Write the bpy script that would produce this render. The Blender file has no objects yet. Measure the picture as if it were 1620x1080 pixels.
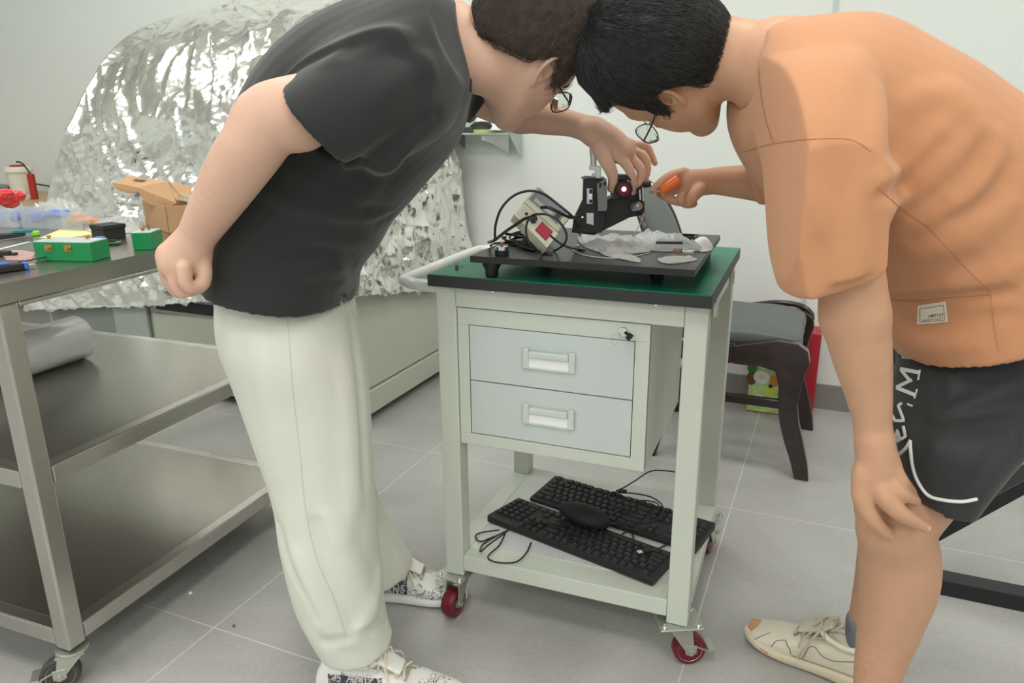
import bpy, bmesh, math, random
import numpy as np
from mathutils import Vector, Matrix, noise, bvhtree
S = bpy.context.scene
C = S.collection
PI = math.pi
random.seed(7)
RNG = np.random.default_rng(7)

# ------------------------------------------------------------------ camera
F_PX, PITCH, ROLL, CAM_H = 1191.565, 0.2938, -0.0073, 1.1039
_cp, _sp = math.cos(PITCH), math.sin(PITCH)
FWD = Vector((0, _cp, -_sp)); _r0 = Vector((1, 0, 0)); _u0 = _r0.cross(FWD)
_cr, _sr = math.cos(ROLL), math.sin(ROLL)
RT = _cr*_r0 + _sr*_u0; UP = -_sr*_r0 + _cr*_u0
CAM_O = Vector((0, 0, CAM_H))
cam_data = bpy.data.cameras.new('camera')
cam_data.sensor_width = 36.0; cam_data.lens = F_PX*36.0/1620.0
cam_data.clip_start = 0.02; cam_data.clip_end = 60
cam = bpy.data.objects.new('camera', cam_data); C.objects.link(cam)
cam.matrix_world = Matrix(((RT.x, UP.x, -FWD.x, 0), (RT.y, UP.y, -FWD.y, 0), (RT.z, UP.z, -FWD.z, CAM_H), (0, 0, 0, 1)))
S.camera = cam

# ------------------------------------------------------------------ light and exposure
S.view_settings.view_transform = 'Standard'; S.view_settings.look = 'None'
S.view_settings.gamma = 1; S.view_settings.use_curve_mapping = False
S.view_settings.exposure = 0.06
wd = bpy.data.worlds.new('world'); S.world = wd; wd.use_nodes = True
wd.node_tree.nodes['Background'].inputs[0].default_value = (0.90, 0.97, 0.95, 1)
wd.node_tree.nodes['Background'].inputs[1].default_value = 0.62
ROOM_A = -0.4082                       # the room's walls and tiles run along this direction
eR = Vector((math.cos(ROOM_A), math.sin(ROOM_A), 0)); nR = Vector((-math.sin(ROOM_A), math.cos(ROOM_A), 0))
CEIL = 2.75
LAMPS = [(-1.6, 1.75), (-0.2, 1.75), (1.2, 1.75), (-1.6, 0.1), (-0.2, 0.1), (1.2, 0.1), (-3.0, 1.75), (-3.0, 0.1), (-3.0, -1.6), (-1.6, -1.6), (-0.2, -1.6), (1.2, -1.6), (2.6, -1.6), (-3.0, -3.3), (-1.6, -3.3), (-0.2, -3.3), (1.2, -3.3), (2.6, -3.3)]  # the rows behind the camera are added to raise highlights on the foil
LAMP_W = 5.4
for a, b in LAMPS:
    ld = bpy.data.lights.new('ceiling_and_added_light', 'AREA'); ld.shape = 'SQUARE'; ld.size = 0.58
    ld.energy = LAMP_W; ld.color = (1.0, 0.985, 0.95)
    lo = bpy.data.objects.new('ceiling_and_added_light', ld); C.objects.link(lo)
    p = eR*a + nR*b; lo.location = (p.x, p.y, CEIL-0.035); lo.rotation_euler = (0, 0, ROOM_A)

# ------------------------------------------------------------------ pixel rays onto real planes
def ray(px, py): return FWD + RT*((px-810)/F_PX) - UP*((py-540)/F_PX)
def onz(px, py, z=0.0):
    d = ray(px, py); return CAM_O + d*((z-CAM_H)/d.z)
def at(px, py, y):
    d = ray(px, py); return CAM_O + d*(y/d.y)
def onn(px, py, nd, N=None):
    N = N or nR; d = ray(px, py); return CAM_O + d*(nd/(d.x*N.x+d.y*N.y))
def pj(P):
    d = Vector(P)-CAM_O; z = d.dot(FWD); return 810+F_PX*d.dot(RT)/z, 540-F_PX*d.dot(UP)/z, z

# ------------------------------------------------------------------ materials
def lin(c):
    return tuple(((x/255)/12.92 if x/255 <= 0.04045 else ((x/255+0.055)/1.055)**2.4) for x in c)
MATS = {}
def mat(name, rgb, rough=0.5, metal=0.0, vary=0.06, scale=12.0, bump=0.0, bscale=200.0, trans=0.0, alpha=1.0, emit=0, sss=0.0, spec=0.5, rvary=0.0, sheen=0.0, coat=0.0, ior=1.45, stretch=None, emit_rgb=None, bdist=0.002, det=4):
    if name in MATS: return MATS[name]
    m = bpy.data.materials.new(name); m.use_nodes = True; nt = m.node_tree; N = nt.nodes; L = nt.links
    b = N['Principled BSDF']; c = lin(rgb)
    tc = N.new('ShaderNodeTexCoord'); co = tc.outputs['Object']
    if stretch:
        mp = N.new('ShaderNodeMapping'); mp.inputs['Scale'].default_value = stretch; L.new(co, mp.inputs['Vector']); co = mp.outputs[0]
    no = N.new('ShaderNodeTexNoise'); no.inputs['Scale'].default_value = scale; no.inputs['Detail'].default_value = det; L.new(co, no.inputs['Vector'])
    rp = N.new('ShaderNodeMix'); rp.data_type = 'RGBA'; L.new(no.outputs['Fac'], rp.inputs[0])
    rp.inputs[6].default_value = tuple(max(0, x*(1-vary*2)) for x in c)+(1,); rp.inputs[7].default_value = tuple(min(1, x*(1+vary*2)) for x in c)+(1,)
    L.new(rp.outputs[2], b.inputs['Base Color'])
    b.inputs['Roughness'].default_value = rough; b.inputs['Metallic'].default_value = metal
    if rvary:
        mr = N.new('ShaderNodeMapRange'); L.new(no.outputs['Fac'], mr.inputs[0]); mr.inputs[1].default_value = 0.3; mr.inputs[2].default_value = 0.7
        mr.inputs[3].default_value = max(0.02, rough-rvary); mr.inputs[4].default_value = rough+rvary; L.new(mr.outputs[0], b.inputs['Roughness'])
    b.inputs['Transmission Weight'].default_value = trans; b.inputs['Alpha'].default_value = alpha
    b.inputs['Specular IOR Level'].default_value = spec; b.inputs['IOR'].default_value = ior
    if sss:
        b.inputs['Subsurface Weight'].default_value = sss; b.inputs['Subsurface Radius'].default_value = (0.012, 0.005, 0.003); b.inputs['Subsurface Scale'].default_value = 1.0
    if sheen: b.inputs['Sheen Weight'].default_value = sheen; b.inputs['Sheen Roughness'].default_value = 0.5
    if coat: b.inputs['Coat Weight'].default_value = coat; b.inputs['Coat Roughness'].default_value = 0.1
    if emit: b.inputs['Emission Color'].default_value = (lin(emit_rgb) if emit_rgb else c)+(1,); b.inputs['Emission Strength'].default_value = emit
    if bump:
        n2 = N.new('ShaderNodeTexNoise'); n2.inputs['Scale'].default_value = bscale; n2.inputs['Detail'].default_value = 3; L.new(co, n2.inputs['Vector'])
        bp = N.new('ShaderNodeBump'); bp.inputs['Strength'].default_value = bump; bp.inputs['Distance'].default_value = bdist; L.new(n2.outputs['Fac'], bp.inputs['Height']); L.new(bp.outputs[0], b.inputs['Normal'])
    MATS[name] = m; return m

WALL = mat('painted_wall', (224, 228, 223), 0.7, vary=0.01, scale=2, bump=0.1, bscale=300)
CEILM = mat('ceiling_board', (235, 236, 232), 0.8, vary=0.01)
PAINT = mat('cream_enamel', (204, 209, 197), 0.38, vary=0.012, bump=0.03, bscale=500)
PAINT2 = mat('grey_enamel', (200, 208, 205), 0.42, vary=0.012, bump=0.03, bscale=500)
MACH = mat('machine_enamel', (198, 202, 186), 0.5, vary=0.02)
MACHD = mat('machine_dark_panel', (140, 146, 142), 0.5, vary=0.03)
BLACKEDGE = mat('black_rubber_edge', (46, 48, 48), 0.55, vary=0.03)
GREEN = mat('green_table_mat', (8, 118, 88), 0.42, vary=0.04, scale=5)
BLKMETAL = mat('black_anodised', (34, 35, 36), 0.5, vary=0.05)
BLKPL = mat('black_plastic', (34, 35, 36), 0.5, vary=0.05, bump=0.05)
CHROME = mat('chrome', (225, 228, 228), 0.16, 1.0, vary=0.02)
ALU = mat('aluminium', (205, 207, 205), 0.32, 1.0, vary=0.03)
ZINC = mat('zinc_plate', (190, 194, 182), 0.35, 0.8, vary=0.05)
RUBRED = mat('red_polyurethane', (108, 24, 38), 0.35, vary=0.08)
def steel(name, st, rgb=(196, 193, 187)):
    return mat(name, rgb, 0.27, 1.0, vary=0.03, scale=3, stretch=st, det=0)
STEEL = steel('brushed_steel', (1, 8, 1)); STEELP = steel('brushed_steel_sheet', (2.2, 0.5, 1), (170, 167, 160))
SKIN = mat('light_skin', (216, 176, 154), 0.48, vary=0.045, scale=22, sss=0.12, bump=0.08, bscale=260, spec=0.35)
SKIN2 = mat('tan_skin', (202, 156, 126), 0.48, vary=0.05, scale=20, sss=0.12, bump=0.08, bscale=260, spec=0.35)

# ------------------------------------------------------------------ mesh helpers
def mesh_obj(name, verts, faces, m, parent=None, smooth=False, local=False, origin=None):
    """links ONE mesh object; verts are world coordinates unless local, and are stored relative to the parent's frame or the origin"""
    if not local:
        M = world_of(parent).inverted() if parent is not None else Matrix.Translation(-Vector(origin)) if origin is not None else None
        if M is not None:
            A = np.array(M); v = np.asarray([tuple(q) for q in verts] if not isinstance(verts, np.ndarray) else verts, dtype=np.float64)
            verts = v @ A[:3, :3].T + A[:3, 3]
    me = bpy.data.meshes.new(name)
    if isinstance(verts, np.ndarray) and isinstance(faces, np.ndarray):
        nv = len(verts); nf = len(faces); k = faces.shape[1]
        me.vertices.add(nv); me.vertices.foreach_set('co', verts.astype(np.float32).ravel())
        me.loops.add(nf*k); me.loops.foreach_set('vertex_index', faces.astype(np.int32).ravel())
        me.polygons.add(nf); me.polygons.foreach_set('loop_start', np.arange(0, nf*k, k, dtype=np.int32))
        me.update(calc_edges=True); me.validate()
    else:
        me.from_pydata([tuple(v) for v in verts], [], [tuple(f) for f in faces]); me.update()
    ms = m if isinstance(m, (list, tuple)) else [m]
    for q in ms: me.materials.append(q)
    if smooth: me.polygons.foreach_set('use_smooth', [True]*len(me.polygons))
    o = bpy.data.objects.new(name, me); C.objects.link(o)
    if parent is not None: o.parent = parent
    elif origin is not None: o.location = origin
    return o
def world_of(o):
    M = Matrix.Translation(o.location) @ o.rotation_euler.to_matrix().to_4x4()
    return (world_of(o.parent) @ M) if o.parent else M
def tag(o, label, cat, group=None, kind=None):
    o['label'] = label; o['category'] = cat
    if group: o['group'] = group
    if kind: o['kind'] = kind
    return o
def struct(o): o['kind'] = 'structure'; return o
def thing(name, label, cat, loc=(0, 0, 0), rz=0.0, group=None, rot=None):
    o = bpy.data.objects.new(name, None); C.objects.link(o); o.empty_display_size = 0.05
    o.location = loc; o.rotation_euler = rot if rot else (0, 0, rz)
    return tag(o, label, cat, group)
def copy_tree(o, parent=None):
    c = o.copy(); C.objects.link(c); c.parent = parent
    for ch in list(o.children): copy_tree(ch, c)
    return c

class MB:
    def __init__(s): s.v = []; s.f = []; s.mi = []; s.cur = 0
    def add(s, vs, fs):
        n = len(s.v); s.v += [Vector(v) for v in vs]; s.f += [tuple(i+n for i in f) for f in fs]; s.mi += [s.cur]*len(fs); return s
    def box(s, x0, x1, y0, y1, z0, z1, bev=0.0, M=None):
        if bev > 0:
            bm = bmesh.new(); bmesh.ops.create_cube(bm, size=1)
            for v in bm.verts: v.co = Vector(((x0+x1)/2+v.co.x*(x1-x0), (y0+y1)/2+v.co.y*(y1-y0), (z0+z1)/2+v.co.z*(z1-z0)))
            bmesh.ops.bevel(bm, geom=list(bm.edges), offset=bev, segments=2, affect='EDGES', profile=0.5)
            bm.verts.index_update(); vs = [v.co.copy() for v in bm.verts]; fs = [[v.index for v in f.verts] for f in bm.faces]; bm.free()
        else:
            vs = [Vector(p) for p in ((x0, y0, z0), (x1, y0, z0), (x1, y1, z0), (x0, y1, z0), (x0, y0, z1), (x1, y0, z1), (x1, y1, z1), (x0, y1, z1))]
            fs = [(0, 3, 2, 1), (4, 5, 6, 7), (0, 1, 5, 4), (1, 2, 6, 5), (2, 3, 7, 6), (3, 0, 4, 7)]
        if M is not None: vs = [M @ v for v in vs]
        return s.add(vs, fs)
    def tube(s, pts, r, n=10, closed=False, cap=True, flat=1.0, upv=None):
        pts = [Vector(p) for p in pts]; N = len(pts); rr = r if isinstance(r, (list, tuple)) else [r]*N
        vs = []; prev = None
        for i, p in enumerate(pts):
            a = pts[(i-1) % N] if (closed or i > 0) else p; b = pts[(i+1) % N] if (closed or i < N-1) else p
            t = (b-a); t = t.normalized() if t.length > 1e-9 else Vector((0, 0, 1))
            if prev is None:
                u = Vector(upv) if upv is not None else (Vector((0, 0, 1)) if abs(t.z) < 0.9 else Vector((1, 0, 0)))
            else: u = prev
            u = (u - t*u.dot(t)).normalized(); prev = u; w = t.cross(u)
            for k in range(n):
                th = 2*PI*k/n; vs.append(p + (u*math.cos(th)*flat + w*math.sin(th))*rr[i])
        fs = []
        for i in range(N if closed else N-1):
            j = (i+1) % N
            for k in range(n): fs.append((i*n+k, i*n+(k+1) % n, j*n+(k+1) % n, j*n+k))
        if cap and not closed: fs.append(tuple(range(n-1, -1, -1))); fs.append(tuple((N-1)*n+k for k in range(n)))
        return s.add(vs, fs)
    def lathe(s, prof, n=24, M=None, cap=True):
        vs = []; fs = []
        for r, z in prof:
            for k in range(n): vs.append(Vector((r*math.cos(2*PI*k/n), r*math.sin(2*PI*k/n), z)))
        for i in range(len(prof)-1):
            for k in range(n): fs.append((i*n+k, i*n+(k+1) % n, (i+1)*n+(k+1) % n, (i+1)*n+k))
        if cap: fs.append(tuple(range(n-1, -1, -1))); fs.append(tuple((len(prof)-1)*n+k for k in range(n)))
        if M is not None: vs = [M @ v for v in vs]
        return s.add(vs, fs)
    def prism(s, poly, thick, M=None):
        """polygon in xy extruded along z"""
        n = len(poly); vs = [Vector((p[0], p[1], 0)) for p in poly]+[Vector((p[0], p[1], thick)) for p in poly]
        if M is not None: vs = [M @ v for v in vs]
        fs = [tuple(range(n-1, -1, -1)), tuple(range(n, 2*n))]+[(i, (i+1) % n, n+(i+1) % n, n+i) for i in range(n)]
        return s.add(vs, fs)
    def build(s, name, m, parent=None, smooth=False, bevel=0.0, world=False, origin=None, seg=2):
        o = mesh_obj(name, s.v, s.f, m, parent, smooth, local=not world and origin is None, origin=origin)
        if any(s.mi): o.data.polygons.foreach_set('material_index', s.mi)
        if bevel:
            b = o.modifiers.new('bevel', 'BEVEL'); b.width = bevel; b.segments = seg; b.limit_method = 'ANGLE'; b.angle_limit = math.radians(35)
            if smooth: pass
        if smooth:
            try:
                o.data.set_sharp_from_angle(angle=math.radians(38))
            except Exception: pass
        bm = bmesh.new(); bm.from_mesh(o.data); bmesh.ops.recalc_face_normals(bm, faces=list(bm.faces)); bm.to_mesh(o.data); bm.free()
        return o
def spline(pts, n=8, closed=False):
    P = [Vector(p) for p in pts]; N = len(P); out = []
    for i in range(N if closed else N-1):
        if closed: a, b, c, d = P[(i-1) % N], P[i], P[(i+1) % N], P[(i+2) % N]
        else: a, b, c, d = P[max(i-1, 0)], P[i], P[i+1], P[min(i+2, N-1)]
        for k in range(n):
            t = k/n; out.append(0.5*((2*b)+(c-a)*t+(2*a-5*b+4*c-d)*t*t+(-a+3*b-3*c+d)*t**3))
    if not closed: out.append(P[-1])
    return out
def T(x, y, z): return Matrix.Translation((x, y, z))
def R(ax, deg): return Matrix.Rotation(math.radians(deg), 4, ax)
def frame_from(origin, xd, zd=None):
    x = Vector(xd).normalized(); z = Vector(zd if zd else (0, 0, 1)); z = (z-x*z.dot(x)).normalized(); y = z.cross(x)
    return Matrix(((x.x, y.x, z.x, origin[0]), (x.y, y.y, z.y, origin[1]), (x.z, y.z, z.z, origin[2]), (0, 0, 0, 1)))

# ------------------------------------------------------------------ room
def rl(a, b, z): p = eR*a+nR*b; return (p.x, p.y, z)
WALL_N = 2.98
def room_box(a0, a1, b0, b1, z0, z1):
    m = MB(); m.box(a0, a1, b0, b1, z0, z1, M=Matrix.Rotation(ROOM_A, 4, 'Z')); return m
def floor_material():
    m = bpy.data.materials.new('grey_stone_tiles'); m.use_nodes = True; nt = m.node_tree; N = nt.nodes; L = nt.links; b = N['Principled BSDF']
    tc = N.new('ShaderNodeTexCoord'); mp = N.new('ShaderNodeMapping'); L.new(tc.outputs['Object'], mp.inputs['Vector'])
    mp.inputs['Location'].default_value = (0.1953, -(2.05-2*0.9969), 0)
    br = N.new('ShaderNodeTexBrick'); L.new(mp.outputs[0], br.inputs['Vector']); br.offset = 0.0; br.squash = 1.0
    br.inputs['Scale'].default_value = 1.0; br.inputs['Brick Width'].default_value = 0.9969; br.inputs['Row Height'].default_value = 0.9969
    br.inputs['Mortar Size'].default_value = 0.0016; br.inputs['Mortar Smooth'].default_value = 0.1
    n1 = N.new('ShaderNodeTexNoise'); n1.inputs['Scale'].default_value = 1.6; n1.inputs['Detail'].default_value = 8; n1.inputs['Roughness'].default_value = 0.6; n1.inputs['Distortion'].default_value = 0.6
    L.new(tc.outputs['Object'], n1.inputs['Vector'])
    n2 = N.new('ShaderNodeTexNoise'); n2.inputs['Scale'].default_value = 90; n2.inputs['Detail'].default_value = 4; L.new(tc.outputs['Object'], n2.inputs['Vector'])
    cr = N.new('ShaderNodeValToRGB'); L.new(n1.outputs['Fac'], cr.inputs[0])
    cr.color_ramp.elements[0].position = 0.3; cr.color_ramp.elements[0].color = lin((158, 156, 153))+(1,)
    cr.color_ramp.elements[1].position = 0.72; cr.color_ramp.elements[1].color = lin((194, 192, 188))+(1,)
    mx = N.new('ShaderNodeMix'); mx.data_type = 'RGBA'; mx.inputs[0].default_value = 0.12; L.new(cr.outputs[0], mx.inputs[6]); L.new(n2.outputs['Fac'], mx.inputs[7])
    m2 = N.new('ShaderNodeMix'); m2.data_type = 'RGBA'; L.new(br.outputs['Fac'], m2.inputs[0]); L.new(mx.outputs[2], m2.inputs[6]); m2.inputs[7].default_value = lin((214, 212, 204))+(1,)
    L.new(m2.outputs[2], b.inputs['Base Color']); b.inputs['Roughness'].default_value = 0.3
    mr = N.new('ShaderNodeMapRange'); L.new(n1.outputs['Fac'], mr.inputs[0]); mr.inputs[3].default_value = 0.2; mr.inputs[4].default_value = 0.42; L.new(mr.outputs[0], b.inputs['Roughness'])
    return m
fm = MB(); fm.box(-5.2, 3.2, -3.2, WALL_N+0.1, -0.06, 0.0)
fl = fm.build('floor', floor_material()); fl.rotation_euler = (0, 0, ROOM_A); struct(fl)
wb = room_box(-5.2, 3.2, WALL_N, WALL_N+0.1, 0.0, CEIL).build('wall_back', WALL, world=True, origin=(0, 0, 0)); struct(wb)
wl = room_box(-5.3, -5.2, -3.2, WALL_N+0.1, -0.06, CEIL).build('wall_left', WALL, world=True, origin=(0, 0, 0)); struct(wl)
wr = room_box(3.2, 3.3, -3.2, WALL_N+0.1, -0.06, CEIL).build('wall_right', WALL, world=True, origin=(0, 0, 0)); struct(wr)
ce = room_box(-5.3, 3.3, -4.2, WALL_N+0.1, CEIL, CEIL+0.08).build('ceiling', CEILM, world=True, origin=(0, 0, 0)); struct(ce)
SKIRT = mat('grey_skirting', (134, 132, 130), 0.4, vary=0.04)
bb = room_box(-5.2, 3.2, WALL_N-0.012, WALL_N-0.0005, 0.0, 0.098).build('baseboard_back', SKIRT, world=True, origin=(0, 0, 0)); struct(bb)
# a pale cover strip over the joint of the wall panels
q = onn(1323, 12, WALL_N)
tr = room_box(q.dot(eR)-0.01, q.dot(eR)+0.006, WALL_N-0.005, WALL_N-0.0005, 0.1, CEIL).build('trim_1', mat('pale_trim', (196, 202, 200), 0.5), world=True, origin=(0, 0, 0)); struct(tr)
PANEL = mat('lamp_diffuser', (250, 250, 245), 0.5, emit=6.0)
for a, b in LAMPS:
    m = MB(); m.box(-0.31, 0.31, -0.31, 0.31, -0.012, 0.0, bev=0.003)
    t = thing('ceiling_and_added_lamp', 'square white panel lamp flush in the ceiling, rear rows added for foil highlights', 'ceiling lamp', (*rl(a, b, CEIL)[:2], CEIL-0.001), ROOM_A, 'panel lamps in the ceiling')
    m.build('lamp_frame', ALU, t)
    m = MB(); m.box(-0.295, 0.295, -0.295, 0.295, -0.015, -0.0121); m.build('diffuser', PANEL, t)
# ------------------------------------------------------------------ foil covered machine against the back wall
MC = Vector((-0.55, 2.57, 0)); ME, MN = MC.dot(eR), MC.dot(nR)
t = thing('machine_cabinet', 'large cream metal machine cabinet standing under the silver foil', 'machine', MC, ROOM_A)
m = MB(); m.box(-1.62, 0, 0, 0.83, 0.13, 0.56); m.build('cabinet_body', MACH, t, bevel=0.006)
m = MB(); m.box(-1.2, -0.09, 0.10, 0.83, 0.5605, 0.98); m.build('upper_body', MACH, t, bevel=0.006)
m = MB(); m.box(-1.625, 0.008, -0.008, 0.83, 0.035, 0.125); m.build('base_rail', MACH, t, bevel=0.004)
m = MB(); m.box(-1.58, -0.05, 0.05, 0.8, 0.0, 0.034); m.build('foot_plinth', BLKPL, t)
m = MB(); m.box(-1.6, -1.02, -0.006, 0.001, 0.14, 0.5, bev=0.002); m.build('access_panel', MACHD, t)
m = MB(); m.box(-0.98, -0.03, -0.01, 0.001, 0.15, 0.345, bev=0.003); m.build('front_panel', MACH, t)
m = MB(); m.box(-1.19, -1.0, -0.022, -0.0065, 0.14, 0.5, bev=0.004); m.build('door_post', mat('machine_grey_post', (176, 182, 176), 0.5), t)
m = MB(); m.box(-0.95, -0.1, -0.013, -0.0005, 0.362, 0.40); m.build('handle_slot', BLKPL, t)
hood = [(0.12, 0.97), (0.12, 1.08), (0.36, 1.24), (0.79, 1.32), (0.79, 0.97)]
M_h = Matrix(((0, 0, 1, 0), (1, 0, 0, 0), (0, 1, 0, 0), (0, 0, 0, 1)))
m = MB(); m.prism([(y+0.03, z-0.02) for y, z in hood], 0.9, M=T(-1.0, 0, 0) @ M_h); m.build('hood', MACH, t)

def grid_interp(rows, nu, nv):
    """rows: list of lists of Vector; Catmull-Rom along both directions"""
    g = [spline(r, nu) for r in rows]; cols = list(zip(*g)); g2 = [spline(c, nv) for c in cols]
    return [list(r) for r in zip(*g2)]
def fp(px, py, d): return onn(px, py, MN-0.055+d)           # a point of the sheet on a plane parallel to the machine's front
def sp(px, py):                                              # a point on the machine's right side
    d = ray(px, py); k = (ME+0.045)/(d.x*eR.x+d.y*eR.y); return CAM_O + d*k
rows = [
 [fp(36, 492, 0), fp(110, 488, 0), fp(190, 487, 0), fp(270, 482, 0), fp(345, 476, 0), fp(450, 472, 0), fp(562, 469, 0), sp(605, 466), sp(650, 462), sp(695, 458), sp(750, 445)],
 [fp(58, 380, 0), fp(125, 380, 0), fp(200, 380, 0), fp(275, 378, 0), fp(350, 376, 0), fp(455, 372, 0), fp(556, 370, 0), sp(603, 368), sp(648, 366), sp(692, 365), sp(740, 372)],
 [fp(76, 290, 0), fp(145, 285, 0), fp(215, 283, 0), fp(290, 282, 0), fp(365, 281, 0), fp(458, 280, 0), fp(551, 278, 0.0), sp(598, 276), sp(640, 276), sp(685, 276), sp(731, 280)],
 [fp(104, 200, 0.0), fp(165, 192, 0), fp(232, 188, 0), fp(300, 190, 0), fp(375, 185, 0), fp(462, 180, 0), fp(547, 178, 0), sp(595, 180), sp(632, 185), sp(675, 195), sp(713, 208)],
 [fp(140, 125, 0.12), fp(195, 112, 0.12), fp(262, 105, 0.12), fp(330, 103, 0.12), fp(395, 100, 0.12), fp(470, 96, 0.12), fp(546, 95, 0.12), fp(592, 105, 0.25), fp(630, 120, 0.4), fp(665, 135, 0.6), fp(700, 150, 0.79)],
 [fp(188, 62, 0.30), fp(240, 50, 0.30), fp(300, 42, 0.30), fp(360, 34, 0.30), fp(425, 28, 0.30), fp(490, 22, 0.30), fp(556, 20, 0.30), fp(592, 30, 0.38), fp(628, 45, 0.5), fp(660, 60, 0.65), fp(694, 85, 0.8)],
 [fp(246, 30, 0.55), fp(290, 18, 0.55), fp(340, 10, 0.55), fp(395, 2, 0.55), fp(450, -4, 0.55), fp(505, -8, 0.55), fp(560, -10, 0.55), fp(590, -2, 0.6), fp(625, 10, 0.66), fp(655, 25, 0.73), fp(690, 55, 0.82)],
 [fp(285, 20, 0.81), fp(325, 8, 0.81), fp(370, 2, 0.81), fp(420, -6, 0.81), fp(475, -12, 0.81), fp(525, -16, 0.81), fp(575, -20, 0.81), fp(600, -14, 0.81), fp(630, -4, 0.81), fp(658, 12, 0.81), fp(688, 40, 0.82)],
]
G = grid_interp(rows, 30, 36); H_, W_ = len(G), len(G[0])
P = np.array([[tuple(v) for v in r] for r in G])
du = np.gradient(P, axis=1); dv = np.gradient(P, axis=0); Nn = np.cross(du, dv); Nn /= (np.linalg.norm(Nn, axis=2, keepdims=True)+1e-9)
disp = np.zeros((H_, W_))
for i in range(H_):
    for j in range(W_):
        p = Vector(P[i, j]); wob = noise.noise_vector(p*2.0)*0.10; q = p+wob
        low = min(1.0, max(0.0, (1.12-p.z)/0.35))              # the lower half is crumpled, the upper half pulled taut in long folds
        a = noise.voronoi(Vector((q.dot(eR)*3.2, q.dot(nR)*3.2, q.z*2.2)))[0]
        b = noise.voronoi((q+Vector((5, 3, 1)))*8)[0]; c = noise.voronoi((q+noise.noise_vector(p*14)*0.03)*19)[0]
        ar = q.dot(eR)*0.8+q.z*0.45
        r1 = 1-abs(noise.noise(Vector((ar*7, q.dot(nR)*1.2, (q.z-q.dot(eR)*.6)*1.4))))*3.0
        r2 = 1-abs(noise.noise(Vector((ar*15+4, q.dot(nR)*2, (q.z-q.dot(eR)*.6)*2.4))))*3.0
        big = noise.noise(p*1.7+Vector((2, 0, 0)))
        disp[i, j] = (0.030*low+0.016)*(a[1]-a[0]) + (0.018*low+0.010)*(b[1]-b[0]) + (0.010*low+.004)*(c[1]-c[0]) + 0.014*max(0, r1)**2 + (0.008)*max(0, r2)**2 + 0.03*big
edge = np.minimum(1, np.minimum(np.arange(W_)[None, :], (W_-1-np.arange(W_))[None, :])/8.0)*np.minimum(1, (np.arange(H_)[:, None]+3)/10)
P2 = P + Nn*((disp-0.03)*(0.35+0.65*edge))[..., None]*np.sign(-(Nn[..., 1:2]))*1.0
wn = WALL_N-0.012-(P2[..., 0]*nR.x+P2[..., 1]*nR.y); wn = np.minimum(wn, 0)
P2[..., 0] += wn*nR.x; P2[..., 1] += wn*nR.y
jag = RNG.normal(0, 0.006, W_); jag = np.convolve(jag, np.ones(3)/3, 'same'); P2[0, :, 2] += jag*1.5
vs = P2.reshape(-1, 3); fs = np.array([(i*W_+j, i*W_+j+1, (i+1)*W_+j+1, (i+1)*W_+j) for i in range(H_-1) for j in range(W_-1)])
# ridges of a crumpled sheet are sharp: keep flat facets
FOIL = mat('crumpled_silver_foil', (244, 244, 238), 0.2, 1.0, vary=0.01, rvary=0.05, scale=6, bump=0.45, bscale=34, bdist=0.005)
fo = mesh_obj('foil_cover', vs, fs, FOIL, origin=tuple(MC), smooth=True)
fo.data.set_sharp_from_angle(angle=math.radians(16))
so = fo.modifiers.new('thickness', 'SOLIDIFY'); so.thickness = 0.0012; so.offset = 0
tag(fo, 'huge crumpled silver foil sheet draped over the cream machine', 'foil sheet')

# ------------------------------------------------------------------ brushed steel trolley table at the left
TA = -0.3637; KT = Vector((-0.8748, 1.2446, 0)); TL, TW, TZ = 0.76, 1.15, 0.8325
def tb(a, b, z):
    """a to the left of the near right corner, b away along the table's long side"""
    return KT - Vector((math.cos(TA), math.sin(TA), 0))*a + Vector((-math.sin(TA), math.cos(TA), 0))*b + Vector((0, 0, z))
st = thing('steel_table', 'brushed stainless steel table with two lower shelves on casters', 'table', KT, TA)
m = MB(); m.box(-TW-0.01, 0.004, -0.004, TL+0.004, TZ-0.005, TZ); m.box(-TW, 0, -0.0, 0.004, TZ-0.036, TZ-0.005); m.box(-0.004, 0, 0, TL, TZ-0.036, TZ-0.005); m.box(-TW, 0, TL-0.004, TL, TZ-0.036, TZ-0.005)
m.build('tabletop', STEELP, st)
def shelf(z):
    m = MB(); m.box(-TW, -0.001, 0.001, TL, z-0.006, z); m.build('shelf', STEELP, st)
    m = MB(); m.box(-TW, -0.0385, 0.0, 0.03, z-0.036, z+0.0005); m.box(-0.03, 0.0, 0.0385, TL-0.0385, z-0.036, z+0.0005); m.box(-TW, -0.0385, TL-0.03, TL, z-0.036, z+0.0005)
    m.build('shelf_rail', STEEL, st, bevel=0.003)
shelf(0.48); shelf(0.1375)
m = MB(); m.box(-TW+0.038, -0.0385, 0.0, 0.028, TZ-0.064, TZ-0.036); m.box(-0.028, 0.0, 0.0385, TL-0.0385, TZ-0.046, TZ-0.036); m.build('top_rail', STEEL, st, bevel=0.003)
for (x, y) in ((-0.038, 0), (-0.038, TL-0.038), (-TW, 0), (-TW, TL-0.038)):
    m = MB(); m.box(x, x+0.038, y, y+0.038, 0.095, TZ-0.036); m.build('leg', STEEL, st, bevel=0.004)
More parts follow.
